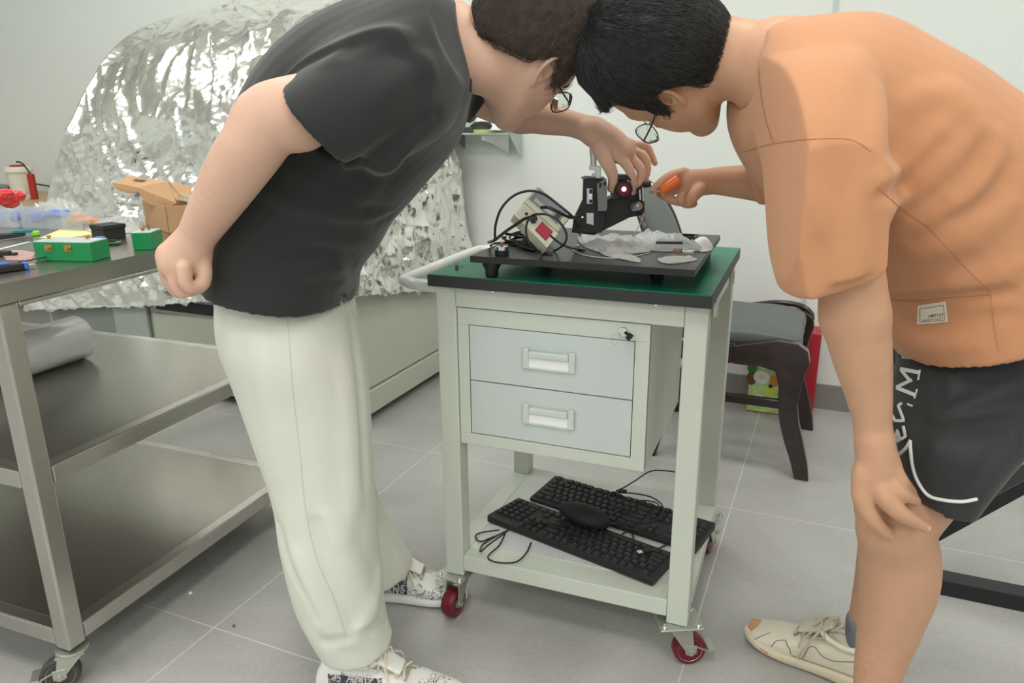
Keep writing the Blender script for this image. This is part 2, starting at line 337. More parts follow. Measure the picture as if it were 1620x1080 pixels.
def caster(parent, x, y, ztop, wr, ang, tyre, hub, brake=True, plate=True):
    """swivel caster under (x, y): top plate, fork, wheel and brake pedal"""
    c = bpy.data.objects.new('caster', None); C.objects.link(c); c.parent = parent; c.location = (x, y, 0); c.rotation_euler = (0, 0, ang)
    off = wr*0.75
    m = MB()
    if plate:
        m.box(-0.045, 0.045, -0.035, 0.035, ztop-0.004, ztop, bev=0.0015)
    m.lathe([(0.026, ztop-0.014), (0.03, ztop-0.010), (0.03, ztop-0.0045)], 20)
    wz = ztop-0.014; ww = 0.017
    for s in (-1, 1):
        poly = [(-0.020, wz), (0.026, wz), (off+0.008, wr+0.002), (off+0.007, wr-0.007), (off-0.007, wr-0.007), (off-0.012, wr+0.004)]
        Mx = Matrix(((1, 0, 0, 0), (0, 0, 1, s*ww-(0.0015)), (0, 1, 0, 0), (0, 0, 0, 1)))
        m.prism(poly, 0.003, M=Mx)
    m.box(-0.022, 0.030, -ww-0.0015, ww+0.0015, wz-0.003, wz+0.001)
    f = m.build('fork', ZINC, c, bevel=0.0008)
    if plate:
        for sx in (-1, 1):
            for sy in (-1, 1): m = MB(); m.lathe([(0.006, ztop), (0.006, ztop+0.003), (0.003, ztop+0.0031), (0.003, ztop+0.008)], 8, M=T(sx*0.035, sy*0.026, 0)); m.build('bolt', CHROME, f)
    MW = T(off, 0, wr+0.0004) @ R('X', 90)
    m = MB(); w = 0.013
    m.lathe([(wr*0.74, -w), (wr*0.93, -w), (wr, -w*0.55), (wr, w*0.55), (wr*0.93, w), (wr*0.74, w)], 32, M=MW); m.build('tyre', tyre, c, smooth=True)
    m = MB(); m.lathe([(wr*0.25, -w*1.05), (wr*0.6, -w*0.75), (wr*0.745, -w*1.04), (wr*0.745, w*1.04), (wr*0.6, w*0.75), (wr*0.25, w*1.05)], 24, M=MW); m.lathe([(0.006, -ww-0.006), (0.006, ww+0.006)], 6, M=MW)
    m.build('hub', hub, c, smooth=True)
    if brake:
        m = MB(); m.box(off+0.004, off+0.040, -0.016, 0.016, wr*1.42, wr*1.42+0.003, M=T(off, 0, wr*1.42) @ R('Y', 24) @ T(-off, 0, -wr*1.42))
        m.box(off-0.012, off+0.012, -0.0195, -0.0165, wr*0.9, wr*1.5); m.box(off-0.012, off+0.012, 0.0165, 0.0195, wr*0.9, wr*1.5)
        m.box(off+0.036, off+0.052, -0.02, 0.02, wr*1.05, wr*1.08+0.003)
        m.build('brake_pedal', ZINC, c, bevel=0.001)
    return c
TYREG = mat('grey_tyre', (70, 66, 64), 0.5)
for (x, y, an) in ((-0.019, 0.019, 3.9), (-0.019, TL-0.08, 2.0), (-TW+0.019, 0.019, 2.8), (-TW+0.019, TL-0.019, 1.2)):
    caster(st, x, y, 0.094, 0.036, an, TYREG, ZINC, brake=(x > -0.1 and y < 0.1), plate=False)

# roll of clear film on the middle shelf
fr0 = onz(30, 612, 0.48); fr1 = onz(168, 565, 0.48)
d = (fr1-fr0); d.z = 0; Lr = 0.42; d.normalize(); rr = 0.058
FILM = mat('clear_stretch_film', (252, 252, 253), 0.3, vary=0.02, scale=3, coat=0.6, trans=0.0, spec=0.8, bump=0.2, bscale=12, stretch=(1, 9, 9))
fc = fr1 - d*0.02 + Vector((0, 0, rr)) + Vector((-d.y, d.x, 0))*rr
t = thing('film_roll', 'thick roll of clear stretch film lying on the steel middle shelf', 'film roll', (fc.x-d.x*Lr, fc.y-d.y*Lr, 0.4805), math.atan2(d.y, d.x))
MR = T(0, 0, rr) @ R('Y', 90)
m = MB(); m.lathe([(rr*0.45, 0.0), (rr-0.002, 0.0), (rr, 0.003), (rr, Lr-0.004), (rr-0.003, Lr), (rr*0.8, Lr+0.001), (rr*0.45, Lr)], 48, M=MR, cap=False); m.build('film', FILM, t, smooth=True)
m = MB(); m.lathe([(rr*0.36, -0.01), (rr*0.44, -0.01), (rr*0.44, Lr+0.012), (rr*0.36, Lr+0.012), (rr*0.36, -0.01)], 32, M=MR, cap=False); m.build('core', mat('card_core', (176, 160, 136), 0.7), t, smooth=True)

# ------------------------------------------------------------------ instrument trolley
CA = -0.3757; KC = Vector((0.347, 1.2676, 0)); CW, CD, CZ = 0.5534, 0.5141, 0.80
eC = Vector((math.cos(CA), math.sin(CA), 0)); nC = Vector((-math.sin(CA), math.cos(CA), 0))
def ct(x, y, z): return KC + eC*x + nC*y + Vector((0, 0, z))
def cxy(P): q = Vector(P)-KC; return q.dot(eC), q.dot(nC)
ca = thing('instrument_trolley', 'cream metal trolley with green top, two drawers and red casters', 'trolley', KC, CA)
SL = 0.024
m = MB(); m.box(-CW, 0, 0, CD, CZ-SL, CZ-0.0015, bev=0.001); m.build('tabletop', BLACKEDGE, ca)
m = MB(); m.box(-CW+0.0015, -0.0015, 0.0015, CD-0.0015, CZ-0.0015, CZ); o = m.build('table_mat', GREEN, ca); o['label'] = 'green mat surface of the top'
lw, ld_, lo_ = 0.0426, 0.024, 0.006
zl = 0.105
legs = [(-CW+lo_, ld_), (-lo_-lw, ld_), (-CW+lo_, CD-ld_-lw), (-lo_-lw, CD-ld_-lw)]
for (x, y) in legs:
    m = MB(); m.box(x, x+lw, y, y+lw, zl, CZ-SL-0.0003); m.build('leg', PAINT, ca, bevel=0.0025)
xl, xr = -CW+lo_+lw+0.0004, -lo_-lw-0.0004
m = MB(); m.box(xl, xr, ld_, ld_+0.03, CZ-SL-0.044, CZ-SL-0.0005); m.build('top_rail', PAINT, ca, bevel=0.002)
m = MB(); m.box(xl, xr, CD-ld_-0.03, CD-ld_, CZ-SL-0.044, CZ-SL-0.0005); m.build('top_rail', PAINT, ca, bevel=0.002)
for x0 in (-CW+lo_, -lo_-0.03):
    m = MB(); m.box(x0, x0+0.03, ld_+lw+0.0004, CD-ld_-lw-0.0004, CZ-SL-0.03, CZ-SL-0.0005); m.build('top_rail', PAINT, ca, bevel=0.002)
SZ = 0.158
m = MB(); m.box(xl, xr, ld_, CD-ld_, SZ-0.038, SZ); m.box(-CW+lo_, xl, ld_+lw+0.0005, CD-ld_-lw-0.0005, SZ-0.038, SZ); m.box(xr, -lo_, ld_+lw+0.0005, CD-ld_-lw-0.0005, SZ-0.038, SZ)
m.build('lower_shelf', PAINT, ca, bevel=0.002)
m = MB(); m.box(xl+0.012, xr-0.012, ld_+0.06, CD-ld_-0.03, SZ+0.0002, SZ+0.0025); o = m.build('shelf_mat', mat('pale_shelf_sheet', (205, 208, 206), 0.45), ca)
for (x, y), an in zip(legs, (4.57, 0.45, 0.3, 1.4)):
    caster(ca, x+lw/2, y+lw/2, zl-0.0003, 0.0345, an, RUBRED, ZINC, brake=(x > -0.2))
# drawer case : front px corners (721,478) (1047,512) (1020,745) (722,700)
yF = ld_+0.006
def onC(px, py, b):        # a pixel on the plane parallel to the trolley front at depth b -> (x, z)
    d = ray(px, py); n = nC; t_ = ((KC.dot(n)+b)/d.dot(n)) if False else (((KC+nC*b)-CAM_O).dot(n)/d.dot(n)); p = CAM_O+d*t_; return cxy(p)[0], p.z
x0, z1 = onC(723, 482, yF); x1, z0 = onC(1006, 735, yF)
x1 = onC(1030, 512, yF)[0]; z0 = 0.5*(onC(728, 700, yF)[1]+onC(1006, 744, yF)[1]); z1 = CZ-SL-0.046
x0 = xl+0.0005
dp = 0.40
m = MB(); m.box(x0, x0+0.0015, yF, yF+dp, z0, z1); m.box(x1-0.0015, x1, yF, yF+dp, z0, z1); m.box(x0, x1, yF, yF+dp, z0, z0+0.0015); m.box(x0, x1, yF, yF+dp, z1-0.0015, z1); m.box(x0, x1, yF+dp-0.0015, yF+dp, z0, z1)
bz = 0.032; dx0, dz1 = onC(743, 514, yF); dx1, dz0 = onC(1001, 724, yF); dx1 = onC(1006, 540, yF)[0]-0.001; dx0 = x0+0.024
zmid = 0.5*(onC(745, 602, yF)[1]+onC(1003, 634, yF)[1])
dz1 = 0.5*(onC(743, 514, yF)[1]+onC(1007, 539, yF)[1]); dz0 = 0.5*(onC(746, 686, yF)[1]+onC(1000, 724, yF)[1])
m.box(x0, x1, yF, yF+0.012, dz1, z1); m.box(x0, x1, yF, yF+0.012, z0, dz0); m.box(x0, dx0, yF, yF+0.012, dz0, dz1); m.box(dx1, x1, yF, yF+0.012, dz0, dz1)
case = m.build('drawer_case', PAINT, ca, bevel=0.001)
print('case', x0, x1, z0, z1, 'drawer', dx0, dx1, dz0, zmid, dz1)
HL = mat('moulded_handle', (206, 212, 206), 0.3, coat=0.4); 
for za, zb in ((zmid+0.0012, dz1-0.0018), (dz0+0.0018, zmid-0.0012)):
    m = MB(); m.box(dx0+0.0018, dx1-0.0018, yF+0.0018, yF+0.016, za, zb); dr = m.build('drawer', PAINT2, ca, bevel=0.0008)
    cx = (dx0+dx1)/2+0.002; cz = (za+zb)/2+0.003; hw, hh = 0.054, 0.021
    m = MB()
    m.box(cx-hw, cx-hw+0.013, yF-0.006, yF+0.0015, cz-hh, cz+hh, bev=0.002); m.box(cx+hw-0.013, cx+hw, yF-0.006, yF+0.0015, cz-hh, cz+hh, bev=0.002)
    m.box(cx-hw+0.013, cx+hw-0.013, yF-0.010, yF+0.0015, cz+0.003, cz+hh-0.004, bev=0.003); m.box(cx-hw+0.013, cx+hw-0.013, yF-0.004, yF+0.0015, cz-hh, cz-hh+0.004)
    h = m.build('handle', HL, dr)
    m = MB(); m.box(cx-hw+0.013, cx+hw-0.013, yF-0.0035, yF+0.0012, cz-hh+0.004, cz+0.003, M=T(0, 0, 0)); m.build('handle_cup', mat('handle_recess_reflection', (246, 248, 246), 0.25, 0.0, coat=0.6), dr)  # near-white colour stands in for the bright reflection in the cup
# lock and key
lx, lz = onC(986, 524, yF); ML = T(lx, yF, lz) @ R('X', 90)
m = MB(); m.lathe([(0.0098, -0.001), (0.0098, 0.003), (0.0085, 0.005), (0.0, 0.0052)], 24, M=ML); lk = m.build('lock', CHROME, case, smooth=True)
m = MB(); m.box(-0.0015, 0.0015, -0.022, -0.004, -0.002, 0.004); m.box(-0.0016, 0.0016, -0.030, -0.018, -0.008, 0.006, bev=0.001)
key = m.build('key', BLKPL, case); key.location = (lx, yF, lz); key.rotation_euler = (0.2, 0.7, 0.9)
m = MB(); rc = Vector((lx-0.012, yF-0.012, lz-0.014)); m.tube([rc+Vector((math.cos(a)*0.008, 0, math.sin(a)*0.010)) for a in np.linspace(0, 2*PI, 24)[:-1]], 0.0006, 6, closed=True); m.build('key_ring', CHROME, case, smooth=True)
# push handle at the left end
hz = CZ-0.032; hx0 = -CW+0.004
hpts = [(hx0+0.03, 0.035, hz), (hx0-0.04, 0.035, hz), (hx0-0.085, 0.06, hz), (hx0-0.095, 0.10, hz), (hx0-0.095, 0.40, hz), (hx0-0.085, 0.455, hz), (hx0-0.04, 0.48, hz), (hx0+0.03, 0.48, hz)]
m = MB(); m.tube(spline(hpts, 10), 0.0125, 16, flat=1.0); m.build('push_handle', mat('white_handle_tube', (214, 219, 212), 0.25, coat=0.5), ca, smooth=True)
for x in (-0.42, -0.10): m = MB(); m.lathe([(0.004, 0), (0.004, 0.004)], 8, M=T(x, ld_-0.006, CZ-SL-0.006)); m.build('screw', CHROME, ca)
for yy in (0.06, 0.36): 
    m = MB(); m.box(-lo_+0.0003, -lo_+0.010, yy, yy+0.014, CZ-SL-0.03, CZ-SL-0.001, bev=0.002); m.build('bracket', ZINC, ca)
# ------------------------------------------------------------------ implicit-surface modelling for bodies and clothes
import openvdb as vdb
class Field:
    """signed distance samples on a dense grid; shapes are blended in, then turned into one continuous mesh"""
    def __init__(s, lo, hi, vox):
        s.v = vox; s.i0 = np.floor(np.array(lo)/vox).astype(int); n = np.ceil(np.array(hi)/vox).astype(int)-s.i0+1
        s.n = n; s.a = np.full(tuple(n), 0.15, dtype=np.float32)
    def _win(s, lo, hi):
        a = np.maximum(0, np.floor(np.array(lo)/s.v).astype(int)-s.i0); b = np.minimum(s.n, np.ceil(np.array(hi)/s.v).astype(int)-s.i0+1)
        if (b <= a).any(): return None, None
        sl = tuple(slice(a[i], b[i]) for i in range(3))
        ax = [((np.arange(a[i], b[i])+s.i0[i])*s.v).astype(np.float32) for i in range(3)]
        return sl, (ax[0][:, None, None], ax[1][None, :, None], ax[2][None, None, :])
    def _put(s, sl, d, k, op):
        A = s.a[sl]
        if op == 'add':
            if k > 0:
                h = np.maximum(k-np.abs(A-d), 0)/k; s.a[sl] = np.minimum(A, d)-h*h*k*0.25
            else: s.a[sl] = np.minimum(A, d)
        elif op == 'sub':
            d = -d
            if k > 0:
                h = np.maximum(k-np.abs(A-d), 0)/k; s.a[sl] = np.maximum(A, d)+h*h*k*0.25
            else: s.a[sl] = np.maximum(A, d)
    def cone(s, p0, p1, r0, r1, k=0.0, op='add'):
        p0 = np.array(p0, dtype=np.float32); p1 = np.array(p1, dtype=np.float32); m = max(r0, r1)+k+3*s.v
        sl, X = s._win(np.minimum(p0, p1)-m, np.maximum(p0, p1)+m)
        if sl is None: return s
        d = p1-p0; L2 = float(d@d)+1e-12
        q = [X[i]-p0[i] for i in range(3)]
        t = np.clip((q[0]*d[0]+q[1]*d[1]+q[2]*d[2])/L2, 0, 1)
        D = np.sqrt((q[0]-t*d[0])**2+(q[1]-t*d[1])**2+(q[2]-t*d[2])**2)-(r0+(r1-r0)*t)
        s._put(sl, D, k, op); return s
    def chain(s, pts, rs, k=0.0, op='add', n=4):
        pts = [Vector(p) for p in pts]
        if n:
            q = spline(pts, n); rr = [v.x for v in spline([Vector((r, 0, 0)) for r in rs], n)]; pts, rs = q, rr
        P = np.array([tuple(p) for p in pts], dtype=np.float32); m = max(rs)+k+3*s.v
        sl, X = s._win(P.min(0)-m, P.max(0)+m)
        if sl is None: return s
        D = None
        for i in range(len(P)-1):
            d = P[i+1]-P[i]; L2 = float(d@d)+1e-12; q = [X[j]-P[i][j] for j in range(3)]
            t = np.clip((q[0]*d[0]+q[1]*d[1]+q[2]*d[2])/L2, 0, 1)
            E_ = np.sqrt((q[0]-t*d[0])**2+(q[1]-t*d[1])**2+(q[2]-t*d[2])**2)-(rs[i]+(rs[i+1]-rs[i])*t)
            D = E_ if D is None else np.minimum(D, E_)
        s._put(sl, D, k, op); return s
    def ell(s, c, r, M=None, k=0.0, op='add'):
        c = np.array(c, dtype=np.float32); m = max(r)+k+3*s.v
        sl, X = s._win(c-m, c+m)
        if sl is None: return s
        q = [X[i]-c[i] for i in range(3)]
        if M is not None:
            A = np.array(M)[:3, :3]; q = [q[0]*A[0, j]+q[1]*A[1, j]+q[2]*A[2, j] for j in range(3)]
        k0 = np.sqrt((q[0]/r[0])**2+(q[1]/r[1])**2+(q[2]/r[2])**2); k1 = np.sqrt((q[0]/r[0]**2)**2+(q[1]/r[1]**2)**2+(q[2]/r[2]**2)**2)+1e-6
        s._put(sl, k0*(k0-1)/k1, k, op); return s
    def mesh(s, V, F, k=0.0, op='add'):
        V = np.array([tuple(v) for v in V], dtype=np.float32); tri = []
        for f in F:
            for i in range(1, len(f)-1): tri.append((f[0], f[i], f[i+1]))
        hw = max(4, int(math.ceil((k+0.012)/s.v))); pad = (hw+2)*s.v
        sl, X = s._win(V.min(0)-pad, V.max(0)+pad)
        if sl is None: return s
        g = vdb.FloatGrid.createLevelSetFromPolygons(V, triangles=np.array(tri, dtype=np.uint32), transform=vdb.createLinearTransform(voxelSize=s.v), halfWidth=float(hw))
        out = np.zeros(tuple(x.stop-x.start for x in sl), dtype=np.float32)
        g.copyToArray(out, ijk=tuple(int(s.i0[i]+sl[i].start) for i in range(3)))
        s._put(sl, out, k, op); return s
    def loft(s, st, k=0.0, op='add', n=6, m=36, ex=2.0, grow=0.0):
        V, F = loft_mesh(st, n, m, ex, grow); return s.mesh(V, F, k, op)
    def plane(s, p, nrm, k=0.0):
        """cut away the side the normal points to"""
        sl, X = s._win(s.i0*s.v, (s.i0+s.n)*s.v); nrm = Vector(nrm).normalized()
        D = (X[0]-p[0])*nrm.x+(X[1]-p[1])*nrm.y+(X[2]-p[2])*nrm.z
        s._put(sl, -D, k, 'sub'); return s
    def sample(s, P):
        q = np.array(P)/s.v-s.i0; i = np.floor(q).astype(int)
        if (i < 0).any() or (i >= s.n-1).any(): return 0.15
        f = q-i; c = s.a[i[0]:i[0]+2, i[1]:i[1]+2, i[2]:i[2]+2]
        c = c[0]*(1-f[0])+c[1]*f[0]; c = c[0]*(1-f[1])+c[1]*f[1]; return float(c[0]*(1-f[2])+c[1]*f[2])
    def hit(s, px, py, y0=0.6, y1=2.0):
        d = ray(px, py); d = d/d.y; y = y0
        while y < y1:
            v = s.sample(CAM_O+d*y)
            if v < 0: 
                while v < 0: y -= 0.0006; v = s.sample(CAM_O+d*y)
                return CAM_O+d*y
            y += max(0.0015, min(v*0.6, 0.02))
        return None
    def nrm(s, P):
        h = s.v*1.2; g = Vector([s.sample(Vector(P)+Vector(e)*h)-s.sample(Vector(P)-Vector(e)*h) for e in ((1, 0, 0), (0, 1, 0), (0, 0, 1))])
        return g.normalized() if g.length > 1e-9 else Vector((0, -1, 0))
    def fold(s, px, r, h, k=None, groove=False, n=6, taper=True):
        """a fold of cloth along a line on the surface: a ridge of height h, or a groove of depth h"""
        k = r if k is None else k; path = []
        pts = [(p.x, p.y) for p in spline([Vector((a, b, 0)) for a, b in px], n)]
        for a, b in pts:
            P = s.hit(a, b)
            if P is None: continue
            N_ = s.nrm(P); path.append(P+N_*((r-h) if groove else (h-r)))
        if len(path) < 2: return s
        L = len(path); rs = [r*((0.55+0.45*math.sin(PI*(i+0.5)/L)) if taper else 1) for i in range(L)]
        for i in range(L):
            N_ = (path[i]); 
        return s.chain(path, rs, k, 'sub' if groove else 'add')
    def wrinkle(s, amp, sc, stretch=(1, 1, 1), seed=0.0):
        sl, X = s._win(s.i0*s.v, (s.i0+s.n)*s.v); x, y, z = X[0]*sc*stretch[0], X[1]*sc*stretch[1], X[2]*sc*stretch[2]
        w = np.sin(x*1.0+1.7*np.sin(z*0.7+seed)+y*0.6)*np.sin(z*1.1+1.3*np.sin(x*0.8+seed*2)+y*0.9+seed)
        w = w+0.5*np.sin(x*2.1-z*1.7+2*np.sin(y*1.3+seed)+seed*3)
        s.a += (amp*w).astype(np.float32); return s
    def build(s, name, m, parent=None, origin=None, smooth=True, relax=0):
        b = 3*s.v; A = np.clip(s.a, -b, b); A[0] = b; A[-1] = b; A[:, 0] = b; A[:, -1] = b; A[:, :, 0] = b; A[:, :, -1] = b
        g = vdb.FloatGrid(b); g.copyFromArray(A, ijk=tuple(int(i) for i in s.i0)); g.transform = vdb.createLinearTransform(voxelSize=s.v)
        p, tr_, q = g.convertToPolygons(0.0, 0.0)
        q = q[:, ::-1].astype(np.int64) if s.flip(p, q) else q.astype(np.int64)
        p = p.astype(np.float64)
        for _ in range(relax):
            e = np.concatenate([q[:, [0, 1]], q[:, [1, 2]], q[:, [2, 3]], q[:, [3, 0]]]); acc = np.zeros_like(p); cnt = np.zeros(len(p))
            for c_ in range(3): acc[:, c_] = np.bincount(e[:, 0], p[e[:, 1], c_], len(p))+np.bincount(e[:, 1], p[e[:, 0], c_], len(p))
            cnt = np.bincount(e[:, 0], minlength=len(p))+np.bincount(e[:, 1], minlength=len(p))
            p = p*0.5+0.5*acc/np.maximum(cnt, 1)[:, None]
        return mesh_obj(name, p, q, m, parent, smooth=smooth, origin=origin)
    def flip(s, p, q):
        i = len(q)//2; a, b_, c_ = p[q[i][0]], p[q[i][1]], p[q[i][2]]; n_ = np.cross(b_-a, c_-a); n_ = n_/(np.linalg.norm(n_)+1e-12); m = a
        return s.sample(m+n_*s.v) < s.sample(m-n_*s.v)

def loft_mesh(st, n=6, m=36, ex=2.0, grow=0.0, cap=True):
    """stations: (centre, half axis a, half axis b)"""
    C_ = spline([s_[0] for s_ in st], n); A_ = spline([s_[1] for s_ in st], n); B_ = spline([s_[2] for s_ in st], n)
    V = []; F = []
    for c, a, b in zip(C_, A_, B_):
        if grow: a = a*(1+grow/max(a.length, 1e-6)); b = b*(1+grow/max(b.length, 1e-6))
        for k in range(m):
            t = 2*PI*k/m; cx, sx = math.cos(t), math.sin(t)
            V.append(c+a*math.copysign(abs(cx)**(2/ex), cx)+b*math.copysign(abs(sx)**(2/ex), sx))
    L = len(C_)
    for i in range(L-1):
        for k in range(m): F.append((i*m+k, i*m+(k+1) % m, (i+1)*m+(k+1) % m, (i+1)*m+k))
    if cap:
        V.append(C_[0]); V.append(C_[-1]); a, b = len(V)-2, len(V)-1
        for k in range(m): F.append((a, (k+1) % m, k)); F.append((b, (L-1)*m+k, (L-1)*m+(k+1) % m))
    return V, F
def stn(p, q, y, ry, dy=0.0, lean=0.0):
    """a station seen edge-on: its two silhouette pixels on the plane Y=y and its half depth"""
    a, b = at(p[0], p[1], y-dy), at(q[0], q[1], y+dy); return ((a+b)/2, (a-b)/2, Vector((lean, ry, 0)))

class Surf:
    def __init__(s, o):
        M = world_of(o); me = o.data; n = len(me.vertices); co = np.empty(n*3, dtype=np.float32); me.vertices.foreach_get('co', co); co = co.reshape(-1, 3)
        A = np.array(M); co = co@A[:3, :3].T+A[:3, 3]; s.t = bvhtree.BVHTree.FromPolygons([tuple(c) for c in co], [tuple(p.vertices) for p in me.polygons])
    def hit(s, px, py, lift=0.0):
        d = ray(px, py).normalized(); h = s.t.ray_cast(CAM_O, d)
        if h[0] is None: return None
        n = h[1]; n = n if n.dot(d) < 0 else -n
        return h[0]+n*lift
def print_on(name, surf, strokes, m, parent, lift=0.0008, step=3.0, flatcap=True):
    """printed marks: strokes (list of pixels, width in pixels) laid on the surface"""
    mb = MB()
    for pts, w in strokes:
        P = [Vector((a, b, 0)) for a, b in pts]; Q = []
        for i in range(len(P)-1):
            L = (P[i+1]-P[i]).length; k = max(1, int(L/step)); Q += [P[i].lerp(P[i+1], j/k) for j in range(k)]
        Q.append(P[-1]); row = []
        for i, q in enumerate(Q):
            t = (Q[min(i+1, len(Q)-1)]-Q[max(i-1, 0)]).normalized(); nn = Vector((-t.y, t.x, 0))*w/2
            r_ = [surf.hit(q.x+nn.x*f, q.y+nn.y*f, lift) for f in (-1, 0, 1)]
            row.append(r_ if all(v is not None for v in r_) else None)
        for i in range(len(row)-1):
            if row[i] and row[i+1]:
                a, b = row[i], row[i+1]; mb.add(a+b, [(0, 1, 4, 3), (1, 2, 5, 4)])
    return mb.build(name, m, parent, world=True)
def text_strokes(txt, x, y, dx, dy, ux, uy, w):
    """simple sans capitals as strokes; (dx,dy) = advance per letter, (ux,uy) = letter height upward"""
    G_ = {'A': [[(0, 0), (.4, 1), (.8, 0)], [(.18, .4), (.62, .4)]], 'N': [[(0, 0), (0, 1), (.7, 0), (.7, 1)]], 'S': [[(.65, .85), (.35, 1), (.05, .8), (.35, .52), (.65, .25), (.35, 0), (.02, .15)]],
          'R': [[(0, 0), (0, 1), (.5, 1), (.65, .78), (.5, .5), (0, .5)], [(.35, .5), (.7, 0)]], 'T': [[(0, 1), (.7, 1)], [(.35, 1), (.35, 0)]], 'I': [[(.3, 0), (.3, 1)]], 'D': [[(0, 0), (0, 1), (.4, 1), (.7, .5), (.4, 0), (0, 0)]],
          'H': [[(0, 0), (0, 1)], [(.65, 0), (.65, 1)], [(0, .5), (.65, .5)]], 'U': [[(0, 1), (0, .2), (.35, 0), (.65, .2), (.65, 1)]], 'M': [[(0, 0), (0, 1), (.4, .4), (.8, 1), (.8, 0)]], 'P': [[(0, 0), (0, 1), (.5, 1), (.65, .75), (.5, .5), (0, .5)]],
          'E': [[(.65, 1), (0, 1), (0, 0), (.65, 0)], [(0, .5), (.5, .5)]], ' ': []}
    out = []
    for i, c in enumerate(txt):
        for pl in G_.get(c, []): out.append(([(x+dx*(i+u*0.95)+ux*v, y+dy*(i+u*0.95)+uy*v) for u, v in pl], w))
    return out

def head(f, Hm, s=1.0):
    """head shapes in a head frame: x to the face, z to the crown, origin between the ears"""
    def W(x, y, z): return Hm @ Vector((x*s, y*s, z*s))
    R3 = Hm.to_3x3()
    def E(c, r, k, op='add'): f.ell(W(*c), [q*s for q in r], R3, k, op)
    E((-.012, 0, .042), (.098, .075, .088), 0); E((.04, 0, .05), (.056, .062, .058), .03); E((.042, 0, -.018), (.052, .057, .062), .03)
    for y in (-1, 1):
        f.chain([W(-.002, y*.058, -.025), W(.02, y*.052, -.062), W(.05, y*.034, -.088), W(.086, 0, -.098)], [.018*s, .017*s, .017*s, .018*s], .035)
        E((.058, y*.036, -.014), (.03, .026, .028), .025); E((.02, y*.05, -.03), (.035, .017, .035), .03)
    E((.035, 0, -.075), (.05, .04, .028), .03)
    for y in (-1, 1): E((.072, y*.026, -.045), (.026, .024, .028), .025)
    E((.092, 0, -.094), (.016, .02, .015), .02)
    f.chain([W(.094, 0, .022), W(.108, 0, 0), W(.118, 0, -.022)], [.007*s, .009*s, .0115*s], .016)
    for y in (-1, 1):
        E((.108, y*.012, -.024), (.012, .008, .008), .008)
        f.chain([W(.098, y*.008, .034), W(.092, y*.03, .038), W(.074, y*.05, .03)], [.008*s]*3, .018)
        E((.098, y*.031, .014), (.015, .017, .011), .012, 'sub'); E((.080, y*.031, .013), (.014, .014, .012), .004)
    f.chain([W(.096, -.022, -.050), W(.106, 0, -.047), W(.096, .022, -.050)], [.004*s, .006*s, .004*s], .01)
    f.chain([W(.093, -.020, -.062), W(.103, 0, -.062), W(.093, .020, -.062)], [.004*s, .007*s, .004*s], .01)
    f.chain([W(.103, -.022, -.056), W(.113, 0, -.0545), W(.103, .022, -.056)], [.0015*s, .0025*s, .0015*s], .003, 'sub')
    for y in (-1, 1):                                  # ears: helix rim, lobe and a hollow concha
        B_ = [(.012, .073, .004), (.012, .078, .022), (.002, .084, .034), (-.012, .088, .034), (-.021, .089, .022), (-.021, .087, .004), (-.014, .083, -.012), (-.004, .078, -.024), (.004, .074, -.024)]
        E((-.006, y*.0785, .006), (.020, .008, .031), .004)
        E((-.003, y*.0890, .009), (.0125, .0085, .020), .003, 'sub')
        f.chain([W(a*1.08, y*(b+.003), c*1.05) for a, b, c in B_], [q*s*1.12 for q in (.003, .0038, .0042, .0042, .004, .0038, .0042, .0055, .005)], .002, n=3)
        f.chain([W(.008, y*.079, .002), W(.004, y*.081, -.010)], [.004*s, .004*s], .004)
        E((.004, y*.084, .000), (.006, .012, .008), .002, 'sub')
    return W

def px_mask(f, poly, zpm, k=0.006):
    """trim hair along its hairline, a traced line carried through the head's depth"""
    sl, X = f._win(f.i0*f.v, (f.i0+f.n)*f.v)
    x, y, z = np.broadcast_arrays(*X); q = [x, y, z-CAM_H]
    def dt(v): return q[0]*v.x+q[1]*v.y+q[2]*v.z
    dz = dt(FWD); U = 810+F_PX*dt(RT)/dz; V_ = 540-F_PX*dt(UP)/dz
    n = len(poly); dmin = np.full(U.shape, 1e9); ins = np.zeros(U.shape, bool)
    for i in range(n):
        ax, ay = poly[i]; bx, by = poly[(i+1) % n]; ex, ey = bx-ax, by-ay
        t = np.clip(((U-ax)*ex+(V_-ay)*ey)/(ex*ex+ey*ey+1e-9), 0, 1); dmin = np.minimum(dmin, (U-ax-t*ex)**2+(V_-ay-t*ey)**2)
        c = ((ay > V_) != (by > V_)) & (U < (bx-ax)*(V_-ay)/((by-ay) if abs(by-ay) > 1e-9 else 1e-9)+ax); ins ^= c
    D = (np.sqrt(dmin)*np.where(ins, -1, 1)/zpm).astype(np.float32)
    h = np.maximum(k-np.abs(f.a-D), 0)/k; f.a = (np.maximum(f.a, D)+h*h*k*0.25).astype(np.float32)

